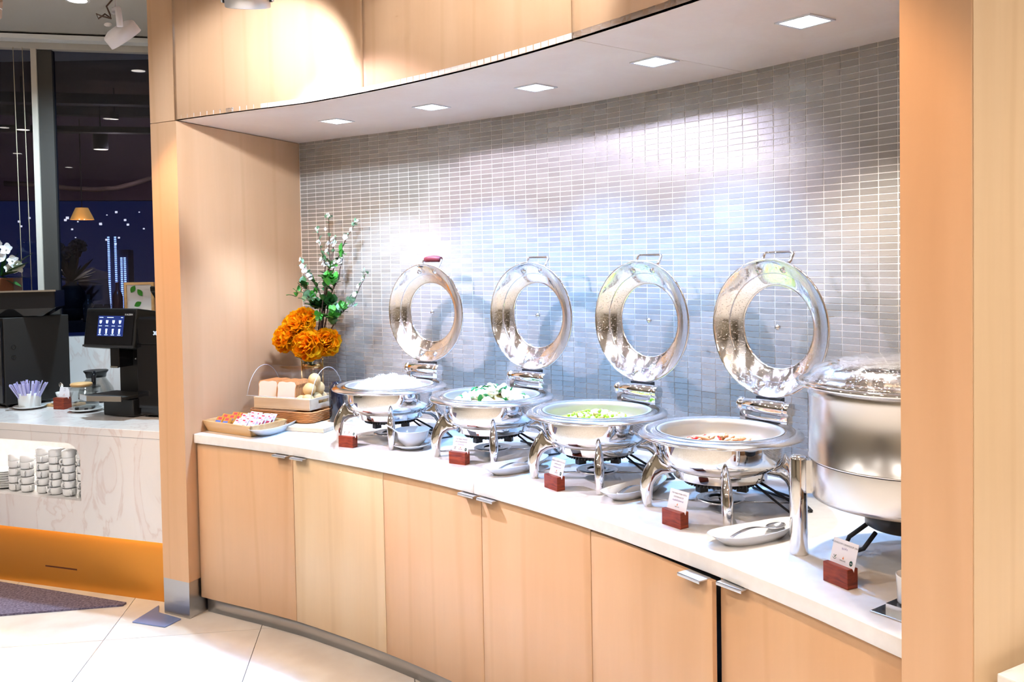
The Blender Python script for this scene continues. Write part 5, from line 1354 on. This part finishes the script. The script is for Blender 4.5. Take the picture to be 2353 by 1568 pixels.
for i in range(9):
    f = i / 8; row = []
    for k in range(13):
        a = math.pi * k / 12; row.append((-.13 * math.cos(a) * (1 - .15 * f), -.06 * math.sin(a), .2 + .42 * f * (1 - .10 * abs(math.cos(a)))))
    P.append(row)
m_.grid(P); m_.build('back_cover', 'dim_cloth', t, solid=.01); MB().box(-.14, .14, -.05, .25, .10, .22).build('seat', 'dim_cloth', t)
for u, h, mt, lb in ((.475, .30, mat('wine_red', srgb(70, 14, 36), .2), 'dark red bottle reflected in the window'), (.26, .21, mat('dim_bottle', srgb(60, 58, 56), .15), 'clear stoppered bottle beside the dark vase reflected in the window')):
    tag(MB().lathe([(0, 0), (.036, 0), (.038, .01), (.038, h * .62), (.030, h * .72), (.015, h * .80), (.014, h), (0, h)], 24).build('bottle', mt, loc=(*bw(u, 1.0), 1.30)), lb, 'bottle')
for i, (u, z) in enumerate(((.33, 0), (.40, .0), (.55, .0))):
    tag(MB().lathe([(0, 0), (.028, 0), (.030, .003), (.004, .010), (.004, .045), (.034, .075), (.036, .105), (.028, .13), (.026, .13), (.034, .10)], 20).build('wine_glass', 'clear_jar', loc=(*bw(u, 1.02), 1.30 + z)), ('stem glass left of the red bottle reflected in the window', 'second stem glass by the red bottle reflected in the window', 'stem glass right of the red bottle reflected in the window')[i], 'glass')
# city tower with strings of light and scattered lights
t = thing('light_tower', 'distant tower outlined in blue-white light strings beyond the window', 'tower', (*bw(-5.2, 30.0), 0), wa)
MB().box(-.30, .45, .1, 1.2, -6, 2.4).build('shaft', 'dim_navy', t)
led2 = mat('tower_led', (.5, .65, 1, 1), .4, emit=(.42, .55, 1.0), es=4.0)
for x, top in ((-.22, 2.9), (.02, 2.9), (.22, 2.1), (.34, 2.1)):
    m_ = MB()
    for k in range(int((top + .3) / .075)): m_.box(x - .035, x + .035, .0, .05, top - k * .075 - .045, top - k * .075)
    m_.build('light_string', 'tower_led', t)
r9 = random.Random(77); city = MB()
for i in range(90):
    u = r9.uniform(-9, -1.5); z = r9.choice([r9.uniform(-1.2, .6), r9.uniform(2.4, 5.2)]); s = r9.uniform(.015, .05)
    p = bw(u, 31.5); city.box(p[0] - s, p[0] + s, p[1], p[1] + .05, z - s, z + s)
tag(city.build('city_lights', mat('city_glow', (1, .9, .8, 1), .4, emit=(1.0, .86, .72), es=2.2)), 'scattered points of city light in the night beyond the window', 'lights', None, 'stuff')
d = bpy.data.lights.new('mirrored_lamp_light', 'POINT'); d.energy = 9; d.color = (1.0, .72, .5); d.shadow_soft_size = .05  # light of the reflected lamp shade, set beyond the glass
o = bpy.data.objects.new('mirrored_lamp_light', d); COL.objects.link(o); o.location = (*bw(-.035, 2.0), 2.05)
d = bpy.data.lights.new('pendant_lamp_light', 'POINT'); d.energy = 5; d.color = (1.0, .75, .62); d.shadow_soft_size = .05
o = bpy.data.objects.new('pendant_lamp_light', d); COL.objects.link(o); o.location = (*bw(.3, 2.0), 2.70)
